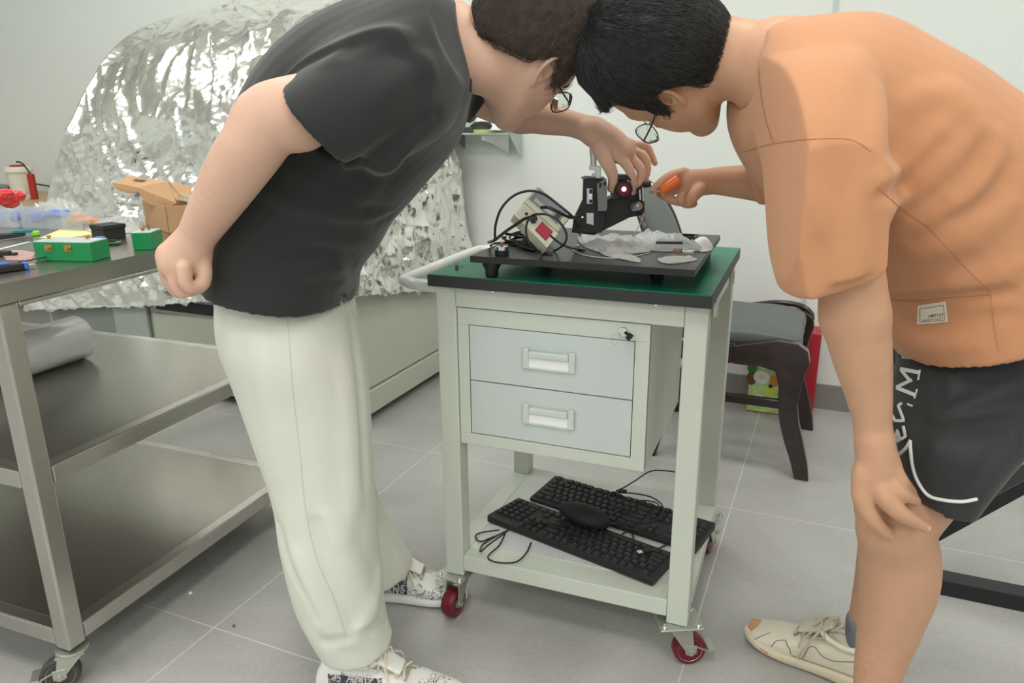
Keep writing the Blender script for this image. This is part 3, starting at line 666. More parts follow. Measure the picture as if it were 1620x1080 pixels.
def strands(name, f, crown, count, length, m, parent, origin=None, lo_r=0.0005, lift=0.5, seed=3, down=(0, 0, -0.3), tip=0.012, box=None, keep=None):
    """hair strands combed away from the crown over the hair volume"""
    rg = np.random.default_rng(seed); b = 2*f.v
    idx = np.argwhere((f.a[1:-1, 1:-1, 1:-1] < 0) & (f.a[1:-1, 1:-1, 1:-1] > -f.v*1.1))
    idx = idx[rg.choice(len(idx), min(count, len(idx)), replace=False)]
    V = []; F = []
    for ii in idx:
        P = Vector(((ii+1+f.i0)*f.v).tolist()); N_ = f.nrm(P)
        if keep and not keep(P): continue
        if N_.length < 0.5: continue
        fl = (P-crown); fl = fl-N_*fl.dot(N_); 
        if fl.length < 1e-4: continue
        fl = (fl.normalized()+Vector(down)+Vector(rg.normal(0, 0.22, 3).tolist())).normalized(); L = length*rg.uniform(0.6, 1.2); ns = 5
        pts = [P-N_*0.002]; q = P.copy()
        for i in range(1, ns):
            q = q+fl*(L/(ns-1)); v = f.sample(q); n2 = f.nrm(q) if v < 0.03 else N_
            if v < 0.03: q = q-n2*(v-0.0012*lift*i) if v < 0.006 else q-n2*v*0.25
            fl = (fl-n2*fl.dot(n2)*0.7+Vector(down)*0.08).normalized(); pts.append(q.copy())
        base = len(V)
        for i, p_ in enumerate(pts):
            r_ = lo_r*(1-0.75*i/(ns-1))*1.6
            t_ = (pts[min(i+1, ns-1)]-pts[max(i-1, 0)]).normalized(); u_ = t_.cross(N_).normalized(); w_ = t_.cross(u_)
            for k in range(3): V.append(tuple(p_+(u_*math.cos(k*2.094)+w_*math.sin(k*2.094))*r_))
        for i in range(ns-1):
            for k in range(3): F.append((base+i*3+k, base+i*3+(k+1) % 3, base+i*3+3+(k+1) % 3, base+i*3+3+k))
    return mesh_obj(name, np.array(V), np.array(F), m, parent, smooth=True)

def nail(f_or_none, tip, back, up, m, parent, s=1.0):
    """fingernail plate on the back of a fingertip"""
    d = (Vector(tip)-Vector(back)).normalized(); u = Vector(up); u = (u-d*u.dot(d)).normalized(); w = d.cross(u); V = []; F = []
    for i in range(6):
        for j in range(6):
            a = (i/5-0.62)*0.0115*s; b = (j/5-0.5)*1.9
            ww = 0.0052*s*(1-0.25*abs(i/5-0.5)**2*4*0.6); V.append(Vector(tip)+d*a+w*math.sin(b)*ww*1.15+u*(0.0071*s*math.cos(b)*1.0+0.0009))
    for i in range(5):
        for j in range(5): F.append((i*6+j, i*6+j+1, (i+1)*6+j+1, (i+1)*6+j))
    o = mesh_obj('fingernail', V, F, m, parent, smooth=True); return o
NAILM = mat('fingernail_pink', (226, 178, 164), 0.25, vary=0.02, coat=0.4)
FRAME_M = mat('glasses_metal', (70, 66, 60), 0.3, 0.7)
LENS = mat('glasses_lens', (240, 246, 242), 0.03, vary=0, trans=1.0, ior=1.3, coat=0.2)
def glasses(Hm, s, parent, m):
    """wire glasses on the head frame: rims, lenses, bridge and temples"""
    def W(x, y, z): return Hm @ Vector((x*s, y*s, z*s))
    fr = None; mb = MB()
    for y in (-1, 1):
        rim = [W(.131-.010*abs(math.cos(a))*0.5-(.006 if math.cos(a) > 0 else 0), y*(.034+.027*math.cos(a)*(1+.06*math.cos(4*a))), -.004+.023*math.sin(a)) for a in np.linspace(0, 2*PI, 33)[:-1]]
        mb.tube(rim, 0.0012*s, 8, closed=True)
    mb.tube(spline([W(.121, -.010, .002), W(.126, 0, .006), W(.121, .010, .002)], 4), 0.001*s, 6)
    for y in (-1, 1):
        mb.tube(spline([W(.119, y*.056, .002), W(.112, y*.066, .004), W(.06, y*.074, .006), W(.008, y*.079, .014)], 5), 0.0016*s, 6)
        mb.tube([W(.119, y*.012, -.004), W(.112, y*.008, -.008)], 0.0016*s, 6)
    fr = mb.build('glasses', m, parent, world=True, smooth=True)
    for y in (-1, 1):
        rim = [W(.131-.010*abs(math.cos(a))*0.5-(.006 if math.cos(a) > 0 else 0), y*(.034+.0265*math.cos(a)*(1+.06*math.cos(4*a))), -.004+.0225*math.sin(a)) for a in np.linspace(0, 2*PI, 33)[:-1]]
        c = sum(rim, Vector())/32; ax = (Hm.to_3x3() @ Vector((1, 0, 0))).normalized()*0.0006
        V = [p-ax for p in rim]+[p+ax for p in rim]; F = [tuple(range(31, -1, -1)), tuple(range(32, 64))]+[(i, (i+1) % 32, 32+(i+1) % 32, 32+i) for i in range(32)]
        l = MB(); l.add(V, F); l.build('lens', LENS, fr, world=True)
    return fr
# ------------------------------------------------------------------ person in the black T-shirt (left)
P1 = thing('person', 'person in black T-shirt and cream trousers bending right over the trolley', 'person', (-0.40, 1.38, 0.0))
HAIR1 = mat('dark_brown_hair', (72, 62, 56), 0.5, vary=0.35, scale=60)
BLACKT = mat('black_cotton', (37, 39, 38), 0.85, vary=0.03, scale=30, sheen=0.25, bump=0.15, bscale=900)
CREAM = mat('cream_trouser_cloth', (214, 215, 202), 0.85, vary=0.012, scale=20, bump=0.12, bscale=900, sheen=0.1)
def f3(*pts): return [at(*p) for p in pts]
# head frame: face down and right, turned a little away from us
def head_frame(ear_px, y, side, fwd, up, yaw, s, roll=0.0):
    x = Vector(fwd).normalized(); z = Vector(up); z = (z-x*z.dot(x)).normalized(); y_ = z.cross(x)
    M3 = Matrix((x, y_, z)).transposed()
    M3 = M3 @ Matrix.Rotation(math.radians(yaw), 3, 'Z') @ Matrix.Rotation(math.radians(roll), 3, 'X')
    e = at(ear_px[0], ear_px[1], y); o = e - M3 @ Vector((-0.005*s, side*.080*s, .004*s))
    M = M3.to_4x4(); M.translation = o; return M
HS1 = 0.95
H1 = head_frame((862, 110), 1.32, -1, (.67, 0, -.74), (.74, 0, .67), 43, HS1)
b1 = Field((-.72, 1.02, .62), (.36, 1.66, 1.50), 0.0026)
W1 = head(b1, H1, HS1)
# neck and the torso under the shirt
nb = at(715, 75, 1.37)
b1.chain([W1(-.035, 0, -.01), W1(-.05, 0, -.06), nb.lerp(W1(-.05, 0, -.06), .35), nb], [.056, .058, .062, .075], .035)
b1.loft([stn((690, 20), (720, 150), 1.38, .10), stn((600, 20), (690, 220), 1.39, .15), stn((480, 90), (620, 310), 1.39, .145), stn((390, 260), (560, 400), 1.39, .135), stn((365, 380), (535, 430), 1.38, .12), stn((385, 425), (515, 455), 1.38, .09)], .03, n=5)
# near arm, bent behind the back
sh = at(640, 110, 1.30)
b1.chain([sh, at(545, 150, 1.20), at(470, 180, 1.165)], [.048, .047, .051], .03)
b1.chain([at(470, 182, 1.165), at(428, 196, 1.16), at(402, 228, 1.16), at(372, 272, 1.17), at(342, 322, 1.185), at(318, 362, 1.20), at(306, 385, 1.205)], [.049, .046, .0475, .045, .038, .0315, .0285], .02)
b1.cone(at(418, 170, 1.158), at(412, 176, 1.158), .022, .024, .04)
# near hand, loosely curled
hy = 1.205
b1.ell(at(292, 404, hy), (.036, .026, .034), None, .022); b1.ell(at(278, 418, hy-.004), (.026, .026, .028), None, .018); b1.ell(at(305, 415, hy+.012), (.026, .022, .034), None, .018)
b1.cone(at(262, 402, hy-.006), at(270, 420, hy-.012), .0135, .014, .012)
for fp_ in ([(264, 408, hy+.018), (262, 432, hy+.020), (274, 454, hy+.022), (294, 456, hy+.024)], [(269, 415, hy), (268, 441, hy-.002), (281, 462, hy), (303, 461, hy+.004)],
            [(278, 420, hy-.018), (277, 446, hy-.020), (288, 463, hy-.018), (307, 456, hy-.010)], [(292, 424, hy-.028), (294, 446, hy-.030), (303, 456, hy-.026), (315, 448, hy-.016)]):
    b1.chain(f3(*fp_), [.0118, .0112, .0098, .0088], .004, n=3)
b1.chain(f3((316, 398, hy+.004), (323, 424, hy-.006), (322, 446, hy-.010), (312, 458, hy-.014)), [.015, .0125, .0115, .009], .006, n=3)
# far arm reaching out to the laser mount
b1.chain([at(700, 110, 1.50), at(765, 150, 1.55), at(822, 178, 1.56)], [.055, .044, .038], .03)
b1.chain([at(822, 178, 1.56), at(868, 188, 1.54), at(905, 196, 1.52), at(936, 206, 1.50)], [.037, .031, .0245, .0255], .015)
Yh = 1.49
b1.ell(at(962, 226, Yh), (.036, .026, .026), Matrix.Rotation(math.radians(38), 3, 'Y'), .02)
b1.ell(at(982, 238, Yh-.004), (.027, .026, .021), Matrix.Rotation(math.radians(30), 3, 'Y'), .014)
b1.chain(f3((940, 208, Yh), (965, 222, Yh), (985, 236, Yh)), [.026, .026, .02], .012)
fing1 = [
 ([(998, 229, Yh+.026), (1022, 231, Yh+.024), (1031, 246, Yh+.020), (1036, 258, Yh+.018)], [.0095, .0078, .0068, .006]),
 ([(998, 238, Yh+.010), (1019, 248, Yh+.006), (1024, 268, Yh+.004), (1018, 290, Yh+.006)], [.0105, .009, .0078, .0066]),
 ([(991, 245, Yh-.006), (1012, 264, Yh-.012), (1014, 282, Yh-.010), (1006, 300, Yh-.006)], [.0105, .0094, .0082, .007]),
 ([(977, 246, Yh-.018), (992, 262, Yh-.024), (1001, 282, Yh-.020), (1000, 302, Yh-.014)], [.0108, .0096, .0084, .0072]),
 ([(948, 232, Yh-.014), (960, 256, Yh-.026), (970, 280, Yh-.022), (967, 298, Yh-.014)], [.0165, .0135, .0105, .0082])]
for pts, rs in fing1: b1.chain(f3(*pts), rs, .0045, n=4)
for a, b in (((1003, 228), (1000, 232)), ((1000, 240), (999, 243)), ((992, 246), (990, 250)), ((979, 246), (977, 250))): b1.cone(at(a[0]-4, a[1], Yh-.006), at(b[0]-4, b[1], Yh-.008), .0095, .0095, .008)
body1 = b1.build('body', SKIN, P1, relax=1); del b1
for pts, rs in fing1[1:4]:
    a, b = at(*pts[-1]), at(*pts[-2]); nail(None, a+(a-b).normalized()*.002, b, (0.4, -1, 0.3), NAILM, body1, .9)
a, b = at(*fing1[4][0][-1]), at(*fing1[4][0][-2]); nail(None, a+(a-b).normalized()*.003, b, (0.5, -1, 0.1), NAILM, body1, 1.0)
# T-shirt
s1 = Field((-.66, 1.02, .70), (.06, 1.78, 1.52), 0.004)
tor = [stn((722, 0), (745, 150), 1.39, .105), stn((668, -28), (733, 205), 1.39, .155), stn((590, -12), (700, 262), 1.39, .185), stn((510, 22), (655, 312), 1.39, .185), stn((438, 78), (622, 352), 1.39, .18),
       stn((385, 160), (602, 385), 1.39, .175), stn((350, 262), (580, 412), 1.39, .172), stn((334, 362), (568, 432), 1.39, .178), stn((332, 440), (557, 476), 1.39, .182)]
s1.loft(tor, n=6, ex=2.15)
slv = [stn((668, 15), (720, 145), 1.30, .085), stn((585, 52), (695, 200), 1.25, .092), stn((505, 92), (622, 240), 1.20, .084), stn((449, 130), (547, 264), 1.165, .082)]
s1.loft(slv, k=.06, n=6)
s1.loft([stn((640, 20), (730, 170), 1.48, .08), stn((700, 55), (735, 190), 1.53, .085), stn((786, 136), (744, 196), 1.56, .065)], k=.03, n=6)
s1.loft([stn((492, 122), (575, 240), 1.18, .056), stn((478, 122), (567, 246), 1.18, .066), stn((449, 138), (543, 258), 1.165, .071), stn((420, 157), (518, 278), 1.15, .071)], k=.0, op='sub', n=5)
s1.loft([stn((700, 18), (722, 145), 1.39, .075), stn((728, 16), (744, 148), 1.39, .077), stn((760, 15), (775, 150), 1.39, .077)], k=0, op='sub', n=5)
s1.loft([stn((343, 405), (560, 445), 1.39, .168), stn((338, 442), (551, 474), 1.39, .172), stn((333, 500), (546, 528), 1.39, .172)], k=0, op='sub', n=4)
# folds of the black cloth
s1.wrinkle(0.0022, 17, (1, .6, 1), 1.3)
for pth, r, h in (([(520, 262), (470, 330), (410, 380)], .02, 0.0036), ([(645, 205), (600, 270), (560, 320), (500, 350)], .02, 0.0048), ([(620, 330), (560, 352), (480, 330), (420, 300)], .016, 0.0048),
                  ([(605, 392), (555, 380), (490, 372)], .014, 0.0042), ([(572, 430), (520, 418), (470, 440)], .014, 0.0036), ([(575, 470), (540, 440), (530, 400)], .014, 0.0030),
                  ([(640, 55), (600, 62), (560, 78), (520, 100)], .014, 0.0036), ([(690, 100), (640, 120), (590, 160)], .02, 0.0036)):
    s1.fold(pth, r, h, k=.02)
for pth, r, h in (([(548, 268), (600, 235), (650, 205), (690, 180)], .010, 0.0036), ([(615, 345), (560, 362), (480, 345)], .012, 0.0042), ([(598, 60), (560, 72), (545, 85)], .007, 0.0030),
                  ([(560, 420), (500, 400), (440, 410)], .012, 0.0030), ([(625, 330), (590, 335), (560, 325)], .008, 0.0036), ([(350, 440), (420, 455), (500, 460)], .015, 0.0018)):
    s1.fold(pth, r, h, k=.014, groove=True)
shirt1 = s1.build('t_shirt', BLACKT, P1, relax=3)
sf = Surf(shirt1)
seam = MB()
pts = [sf.hit(x, y, .0006) for x, y in [(p.x, p.y) for p in spline([Vector((731, 12, 0)), Vector((741, 45, 0)), Vector((746, 90, 0)), Vector((743, 145, 0))], 8)]]
pts = [p for p in pts if p is not None]
if len(pts) > 3:
    seam.tube(pts, .0022, 8); seam.build('collar_rib', BLACKT, shirt1, world=True, smooth=True)
del s1
# trousers
t1 = Field((-.66, 1.08, .02), (-.02, 1.72, .88), 0.004)
near = [stn((356, 400), (535, 430), 1.39, .135), stn((348, 455), (548, 475), 1.385, .142), stn((352, 530), (571, 545), 1.36, .145), stn((378, 610), (582, 625), 1.34, .125), stn((408, 700), (588, 710), 1.32, .112),
        stn((434, 780), (593, 790), 1.30, .104), stn((446, 860), (598, 868), 1.28, .098), stn((466, 940), (606, 945), 1.265, .092), stn((488, 985), (612, 990), 1.255, .086), stn((508, 1018), (620, 1012), 1.25, .082)]
t1.loft(near, n=5, ex=2.1)
far_ = [stn((380, 430), (555, 450), 1.46, .12), stn((400, 540), (570, 560), 1.49, .12), stn((425, 660), (578, 660), 1.51, .11), stn((450, 750), (585, 745), 1.525, .10), stn((490, 820), (604, 808), 1.53, .09), stn((530, 880), (636, 862), 1.53, .082), stn((572, 926), (650, 888), 1.53, .076)]
t1.loft(far_, k=.03, n=5)
t1.loft([stn((500, 992), (600, 994), 1.252, .060), stn((514, 1020), (612, 1014), 1.25, .070), stn((528, 1052), (622, 1042), 1.245, .070)], k=0, op='sub', n=4)
t1.loft([stn((540, 880), (630, 862), 1.53, .068), stn((575, 928), (648, 890), 1.53, .070), stn((600, 960), (670, 915), 1.53, .07)], k=0, op='sub', n=4)
for pth, r, h in (([(545, 560), (555, 680), (560, 780), (545, 850)], .02, 0.0030), ([(520, 820), (560, 900), (590, 960)], .018, 0.0040), ([(470, 880), (500, 960), (540, 1010)], .016, 0.0035), ([(600, 900), (590, 960), (560, 1010)], .014, 0.0030),
                  ([(400, 520), (430, 640), (450, 760)], .025, 0.0025), ([(600, 850), (625, 880), (635, 905)], .012, 0.0025)):
    t1.fold(pth, r, h, k=.022)
for pth, r, h in (([(556, 500), (570, 620), (578, 760)], .012, 0.0025), ([(500, 830), (525, 920), (560, 985)], .012, 0.0030), ([(440, 830), (460, 900), (500, 980)], .010, 0.0020), ([(515, 1015), (560, 1008), (610, 985)], .010, 0.0025)):
    t1.fold(pth, r, h, k=r*1.2, groove=True, taper=False)
t1.wrinkle(0.0012, 15, (1, 1, .5), 0.4)
trous1 = t1.build('trousers', CREAM, P1, relax=1)
st1 = Surf(trous1)
print_on('side_seam', st1, [([(p.x, p.y) for p in spline([Vector((455, 502, 0)), Vector((462, 600, 0)), Vector((475, 720, 0)), Vector((483, 800, 0)), Vector((500, 880, 0)), Vector((530, 950, 0)), Vector((548, 1010, 0))], 5)], 1.2)], mat('trouser_seam', (192, 194, 178), .9), trous1, lift=.0003)
# hair
h1 = Field((-.16, 1.22, 1.10), (.26, 1.62, 1.56), 0.0028)
R1 = H1.to_3x3()
h1.ell(W1(-.016, 0, .052), (.116, .092, .108), R1, 0); h1.ell(W1(.05, 0, .085), (.072, .075, .062), R1, .03); h1.ell(W1(-.055, 0, -.01), (.062, .07, .075), R1, .03)
h1.ell(W1(.098, 0, .06), (.030, .06, .042), R1, .02)
for k in range(150):
    u_ = RNG.normal(0, 1, 3); u_ /= np.linalg.norm(u_)
    if u_[0] > 0.8: continue
    p0 = W1(-.016+.113*u_[0], .088*u_[1], .052+.105*u_[2]); cr_ = W1(-.03, 0, .15); d_ = (p0-cr_); n_ = (p0-W1(-.016, 0, .052)).normalized(); d_ = (d_-n_*d_.dot(n_)); d_ = d_.normalized()*.03 if d_.length > 1e-4 else Vector((.02, 0, 0))
    h1.cone(p0-n_*.003, p0+d_-n_*.004, .007, .003, .006)
px_mask(h1, [(748, -200), (746, 0), (749, 20), (752, 36), (758, 50), (778, 62), (802, 76), (830, 90), (846, 94), (853, 88), (866, 86), (880, 92), (884, 112), (876, 128), (868, 147), (880, 142), (894, 130), (904, 116), (922, 112), (938, 122), (948, 166), (962, 150), (1100, 120), (1100, -200)], 1000)
hair1 = h1.build('hair', HAIR1, P1, relax=1)
strands('hair_strands', h1, W1(-.03, 0, .16), 11000, .042, mat('brown_hair_strands', (84, 72, 65), .4, vary=.45, scale=90), hair1, lo_r=.00045, seed=3, down=(0, 0, -.25), lift=.5)
del h1
glasses(H1, HS1, P1, FRAME_M)

# shoes: a general sneaker in its own frame (x to the toe)
def sneaker(name, parent, loc, rz, L, mats, label, doodle=False, scale=1.0, collar_h=.075):
    um, sm, lm, tm = mats
    e = bpy.data.objects.new(name, None); C.objects.link(e); e.parent = parent; e.matrix_parent_inverse = Matrix.Identity(4)
    pl = world_of(parent).inverted() @ Vector(loc); e.location = pl; e.rotation_euler = (0, 0, rz); e['label'] = label
    w = .048*L/.29
    f = Field((-.02, -.08, -.01), (L+.03, .08, .16), .0022)
    def Wd(t): return w*(0.62+0.25*t) if t < .3 else w*(0.695+0.45*math.sin((t-.3)/.7*PI*.62)) if t < .9 else w*.95
    st_ = []
    for t, wd_, h0, h1_ in ((0.0, .55, .012, .060), (.06, .70, .008, .088), (.16, .74, .006, .094), (.28, .74, .006, .090), (.42, .78, .006, .083), (.56, .88, .006, .070), (.70, .98, .006, .056), (.84, .96, .007, .044), (.94, .78, .010, .036), (1.0, .38, .016, .028)):
        c_ = Vector((t*L, 0, (h0+h1_)/2)); st_.append((c_, Vector((0, w*wd_, 0)), Vector((0, 0, (h1_-h0)/2))))
    f.loft(st_, n=4, ex=2.6)
    f.ell((.075*L/.29, 0, .125), (.055, .030, .058), None, 0.004, 'sub')
    f.chain([(.02, 0, .086), (.07, -.032, .088), (.115, -.026, .094), (.13, 0, .100), (.115, .026, .094), (.07, .032, .088), (.02, 0, .086)], [.006]*7, .008, n=4)
    f.plane((0, 0, .020), (0, 0, -1))
    for x0_ in (.66,): f.chain([(x0_*L, -.05, .035), (x0_*L+.012, -.02, .062), (x0_*L+.014, 0, .066), (x0_*L+.012, .02, .062), (x0_*L, .05, .035)], [.0022]*5, .002, 'sub', n=4)
    up = f.build('upper', um, e) if False else None
    V_origin = e
    up = f.build('upper', um, None); up.parent = e
    g = Field((-.03, -.085, -.01), (L+.04, .085, .06), .0022); st2 = []
    for t, wd_, h0, h1_ in ((-.02, .5, .006, .030), (.03, .80, .001, .036), (.15, .88, 0, .034), (.35, .84, .0, .030), (.5, .92, 0, .028), (.7, 1.10, 0, .027), (.85, 1.06, .002, .028), (.95, .86, .005, .032), (1.02, .5, .012, .030)):
        st2.append((Vector((t*L, 0, (h0+h1_)/2)), Vector((0, w*wd_, 0)), Vector((0, 0, (h1_-h0)/2))))
    g.loft(st2, n=4, ex=3.2)
    so_ = g.build('sole', sm, None); so_.parent = e
    # tongue and laces
    m = MB(); vs = []; 
    tg = Field((.05, -.04, .04), (.20, .04, .14), .0022); tg.loft([(Vector((.105, 0, .118)), Vector((0, .024, 0)), Vector((.004, 0, .004))), (Vector((.125, 0, .100)), Vector((0, .024, 0)), Vector((.004, 0, .005))), (Vector((.17, 0, .074)), Vector((0, .02, 0)), Vector((.003, 0, .005)))], n=5, ex=2.6)
    to = tg.build('tongue', tm, None); to.parent = e
    lc = MB(); su = bvhtree.BVHTree.FromPolygons([tuple(v.co) for v in up.data.vertices], [tuple(p.vertices) for p in up.data.polygons])
    def drop(x, y, lift=.003):
        h = su.ray_cast(Vector((x, y, .3)), Vector((0, 0, -1))); return (h[0]+Vector((0, 0, lift))) if h[0] is not None else Vector((x, y, .08))
    xs = [.112, .130, .148, .166, .184]
    for i, x in enumerate(xs):
        x = x*L/.29; x2 = (xs[min(i+1, 4)])*L/.29
        for s_ in (-1, 1):
            lc.tube([max([drop(x, s_*.024*(1-2*k/6)), Vector((x, s_*.024*(1-2*k/6), drop(x+(x2-x)*k/6, s_*.024*(1-2*k/6)).z+.001))], key=lambda q: q.z)+Vector(((x2-x)*k/6, 0, .001)) for k in range(7)], .0024, 6, flat=1.0)
    for s_ in (-1, 1):
        q0 = drop(.118, 0, .008)
        lc.tube(spline([q0, q0+Vector((.004, s_*.016, .012)), q0+Vector((-.004, s_*.034, .004)), q0+Vector((.012, s_*.030, -.004)), q0+Vector((.004, s_*.008, .002))], 6), .0021, 6)
        lc.tube(spline([q0, q0+Vector((.02, s_*.02, .0)), q0+Vector((.035, s_*.040, -.014)), q0+Vector((.040, s_*.047, -.034))], 6), .0021, 6)
    lc.build('laces', lm, e, smooth=True)
    e.scale = (scale,)*3
    return e, up, so_
def doodle_mat():
    m = bpy.data.materials.new('white_leather_black_doodles'); m.use_nodes = True; nt = m.node_tree; N = nt.nodes; L = nt.links; b = N['Principled BSDF']
    tc = N.new('ShaderNodeTexCoord'); vo = N.new('ShaderNodeTexVoronoi'); vo.feature = 'DISTANCE_TO_EDGE'; vo.inputs['Scale'].default_value = 75
    nz = N.new('ShaderNodeTexNoise'); nz.inputs['Scale'].default_value = 60; mx = N.new('ShaderNodeMix'); mx.data_type = 'VECTOR'; mx.inputs[0].default_value = 0.06
    L.new(tc.outputs['Object'], nz.inputs['Vector']); L.new(tc.outputs['Object'], mx.inputs[4]); L.new(nz.outputs['Color'], mx.inputs[5]); L.new(mx.outputs[1], vo.inputs['Vector'])
    lt = N.new('ShaderNodeMath'); lt.operation = 'LESS_THAN'; lt.inputs[1].default_value = 0.055; L.new(vo.outputs['Distance'], lt.inputs[0])
    sx = N.new('ShaderNodeSeparateXYZ'); L.new(tc.outputs['Object'], sx.inputs[0])
    # doodles all along, a dense dark patch at the heel quarter
    n3 = N.new('ShaderNodeTexNoise'); n3.inputs['Scale'].default_value = 14; L.new(tc.outputs['Object'], n3.inputs['Vector'])
    g3 = N.new('ShaderNodeMath'); g3.operation = 'GREATER_THAN'; g3.inputs[1].default_value = 0.56; L.new(n3.outputs['Fac'], g3.inputs[0])
    thin = N.new('ShaderNodeMath'); thin.operation = 'MULTIPLY'; L.new(lt.outputs[0], thin.inputs[0]); L.new(g3.outputs[0], thin.inputs[1])
    hx = N.new('ShaderNodeMath'); hx.operation = 'COMPARE'; hx.inputs[1].default_value = 0.085; hx.inputs[2].default_value = 0.055; L.new(sx.outputs[0], hx.inputs[0])
    hz_ = N.new('ShaderNodeMath'); hz_.operation = 'COMPARE'; hz_.inputs[1].default_value = 0.05; hz_.inputs[2].default_value = 0.020; L.new(sx.outputs[2], hz_.inputs[0])
    pa = N.new('ShaderNodeMath'); pa.operation = 'MULTIPLY'; L.new(hx.outputs[0], pa.inputs[0]); L.new(hz_.outputs[0], pa.inputs[1])
    gt = N.new('ShaderNodeMath'); gt.operation = 'GREATER_THAN'; gt.inputs[1].default_value = 0.06; L.new(vo.outputs['Distance'], gt.inputs[0])
    pb = N.new('ShaderNodeMath'); pb.operation = 'MULTIPLY'; L.new(pa.outputs[0], pb.inputs[0]); L.new(gt.outputs[0], pb.inputs[1])
    mx2 = N.new('ShaderNodeMath'); mx2.operation = 'MAXIMUM'; L.new(thin.outputs[0], mx2.inputs[0]); L.new(pb.outputs[0], mx2.inputs[1])
    c = N.new('ShaderNodeMix'); c.data_type = 'RGBA'; c.inputs[6].default_value = lin((232, 232, 226))+(1,); c.inputs[7].default_value = lin((58, 60, 66))+(1,); L.new(mx2.outputs[0], c.inputs[0]); L.new(c.outputs[2], b.inputs['Base Color'])
    b.inputs['Roughness'].default_value = 0.45; return m
DOOD = doodle_mat(); SOLEW = mat('white_rubber_sole', (228, 230, 228), 0.5, vary=0.02); LACEW = mat('beige_lace', (222, 208, 190), 0.8); TONGW = mat('white_tongue', (230, 230, 224), 0.7)
q = onz(500, 1085, 0); q2 = onz(690, 1092, 0)
sn1, up1, _ = sneaker('sneaker', P1, (-.385, 1.245, 0.001), -0.16, .285, (DOOD, SOLEW, LACEW, TONGW), 'white sneaker with black doodles, nearer the camera')
sn2, up2, _ = sneaker('sneaker', P1, (-.385, 1.56, 0.001), -0.08, .272, (DOOD, SOLEW, LACEW, TONGW), 'white sneaker with black doodles, beside the trolley caster')
SHOEINK = mat('pale_shoe_print', (206, 206, 202), .6)
print_on('printed_letters', Surf(up2), text_strokes('ANS', 611, 941, 11, -1.6, 1.5, -12, 2.0), SHOEINK, up2, lift=.0006, step=2)
print_on('printed_letters', Surf(up1), text_strokes('AND', 548, 1079, 15, .5, 1.5, -13, 2.2), SHOEINK, up1, lift=.0006, step=2)
# ------------------------------------------------------------------ person in the orange T-shirt (right)
P2 = thing('person', 'person in orange T-shirt and black shorts bending left, one hand on the knee', 'person', (0.62, 1.15, 0.0))
HAIR2 = mat('black_hair', (50, 50, 50), 0.5, vary=0.3, scale=60)
ORANGE = mat('orange_cotton', (199, 142, 103), 0.85, vary=0.02, scale=14, bump=0.12, bscale=900, sheen=0.15)
SHORTM = mat('black_sport_cloth', (34, 38, 39), 0.65, vary=0.04, scale=20, sheen=0.2, bump=0.12, bscale=1000)
HS2 = 0.94
H2 = head_frame((1056, 152), 1.27, 1, (-.27, 0, -.96), (-.96, 0, .27), -42, HS2)
b2 = Field((.08, .84, -.02), (1.02, 1.62, 1.42), 0.0026)
W2 = head(b2, H2, HS2)
nb = at(1235, 110, 1.25)
b2.chain([W2(-.035, 0, -.01), W2(-.05, 0, -.06), nb.lerp(W2(-.05, 0, -.06), .4), nb], [.056, .060, .064, .08], .03)
b2.loft([stn((1218, 75), (1190, 165), 1.25, .08), stn((1290, 65), (1250, 240), 1.24, .12), stn((1430, 90), (1350, 400), 1.22, .14), stn((1560, 200), (1430, 440), 1.20, .12), stn((1620, 340), (1460, 500), 1.19, .11), stn((1620, 460), (1480, 560), 1.18, .09)], .03, n=5)
# near arm down to the knee
b2.chain(f3((1290, 150, 1.12), (1308, 300, 1.03), (1343, 430, 1.01), (1352, 500, 1.005)), [.050, .047, .045, .0435], .02)
b2.chain(f3((1352, 500, 1.005), (1363, 560, 1.003), (1374, 620, 1.0), (1380, 665, .997), (1384, 700, .995)), [.0445, .0395, .0315, .0262, .0255], .012)
Yk = .985
b2.ell(at(1390, 740, Yk), (.032, .021, .033), None, .016); b2.ell(at(1378, 754, Yk), (.024, .018, .022), None, .012)
b2.chain(f3((1383, 700, Yk+.005), (1388, 738, Yk), (1396, 750, Yk)), [.0245, .024, .02], .010)
fing2 = [
 ([(1366, 752, Yk-.002), (1364, 786, Yk-.010), (1380, 820, Yk-.016), (1402, 843, Yk-.012)], [.0160, .0142, .0122, .0084]),
 ([(1386, 750, Yk-.004), (1398, 784, Yk-.022), (1425, 812, Yk-.030), (1461, 832, Yk-.026)], [.0160, .0144, .0122, .0084]),
 ([(1398, 744, Yk-.002), (1410, 768, Yk-.018), (1428, 782, Yk-.022), (1448, 792, Yk-.010)], [.0148, .0126, .0105, .0078]),
 ([(1402, 732, Yk+.002), (1415, 746, Yk-.008), (1427, 762, Yk-.012), (1438, 776, Yk+.002)], [.0142, .0120, .0100, .0078])]
for pts, rs in fing2: b2.chain(f3(*pts), rs, .0045, n=4)
for x, y in ((1366, 754), (1387, 752), (1403, 744)): b2.cone(at(x-3, y-10, Yk-.004), at(x, y, Yk-.006), .010, .0115, .008)
b2.chain(f3((1394, 712, Yk+.016), (1362, 760, Yk+.035), (1366, 800, Yk+.05)), [.015, .0135, .010], .010)
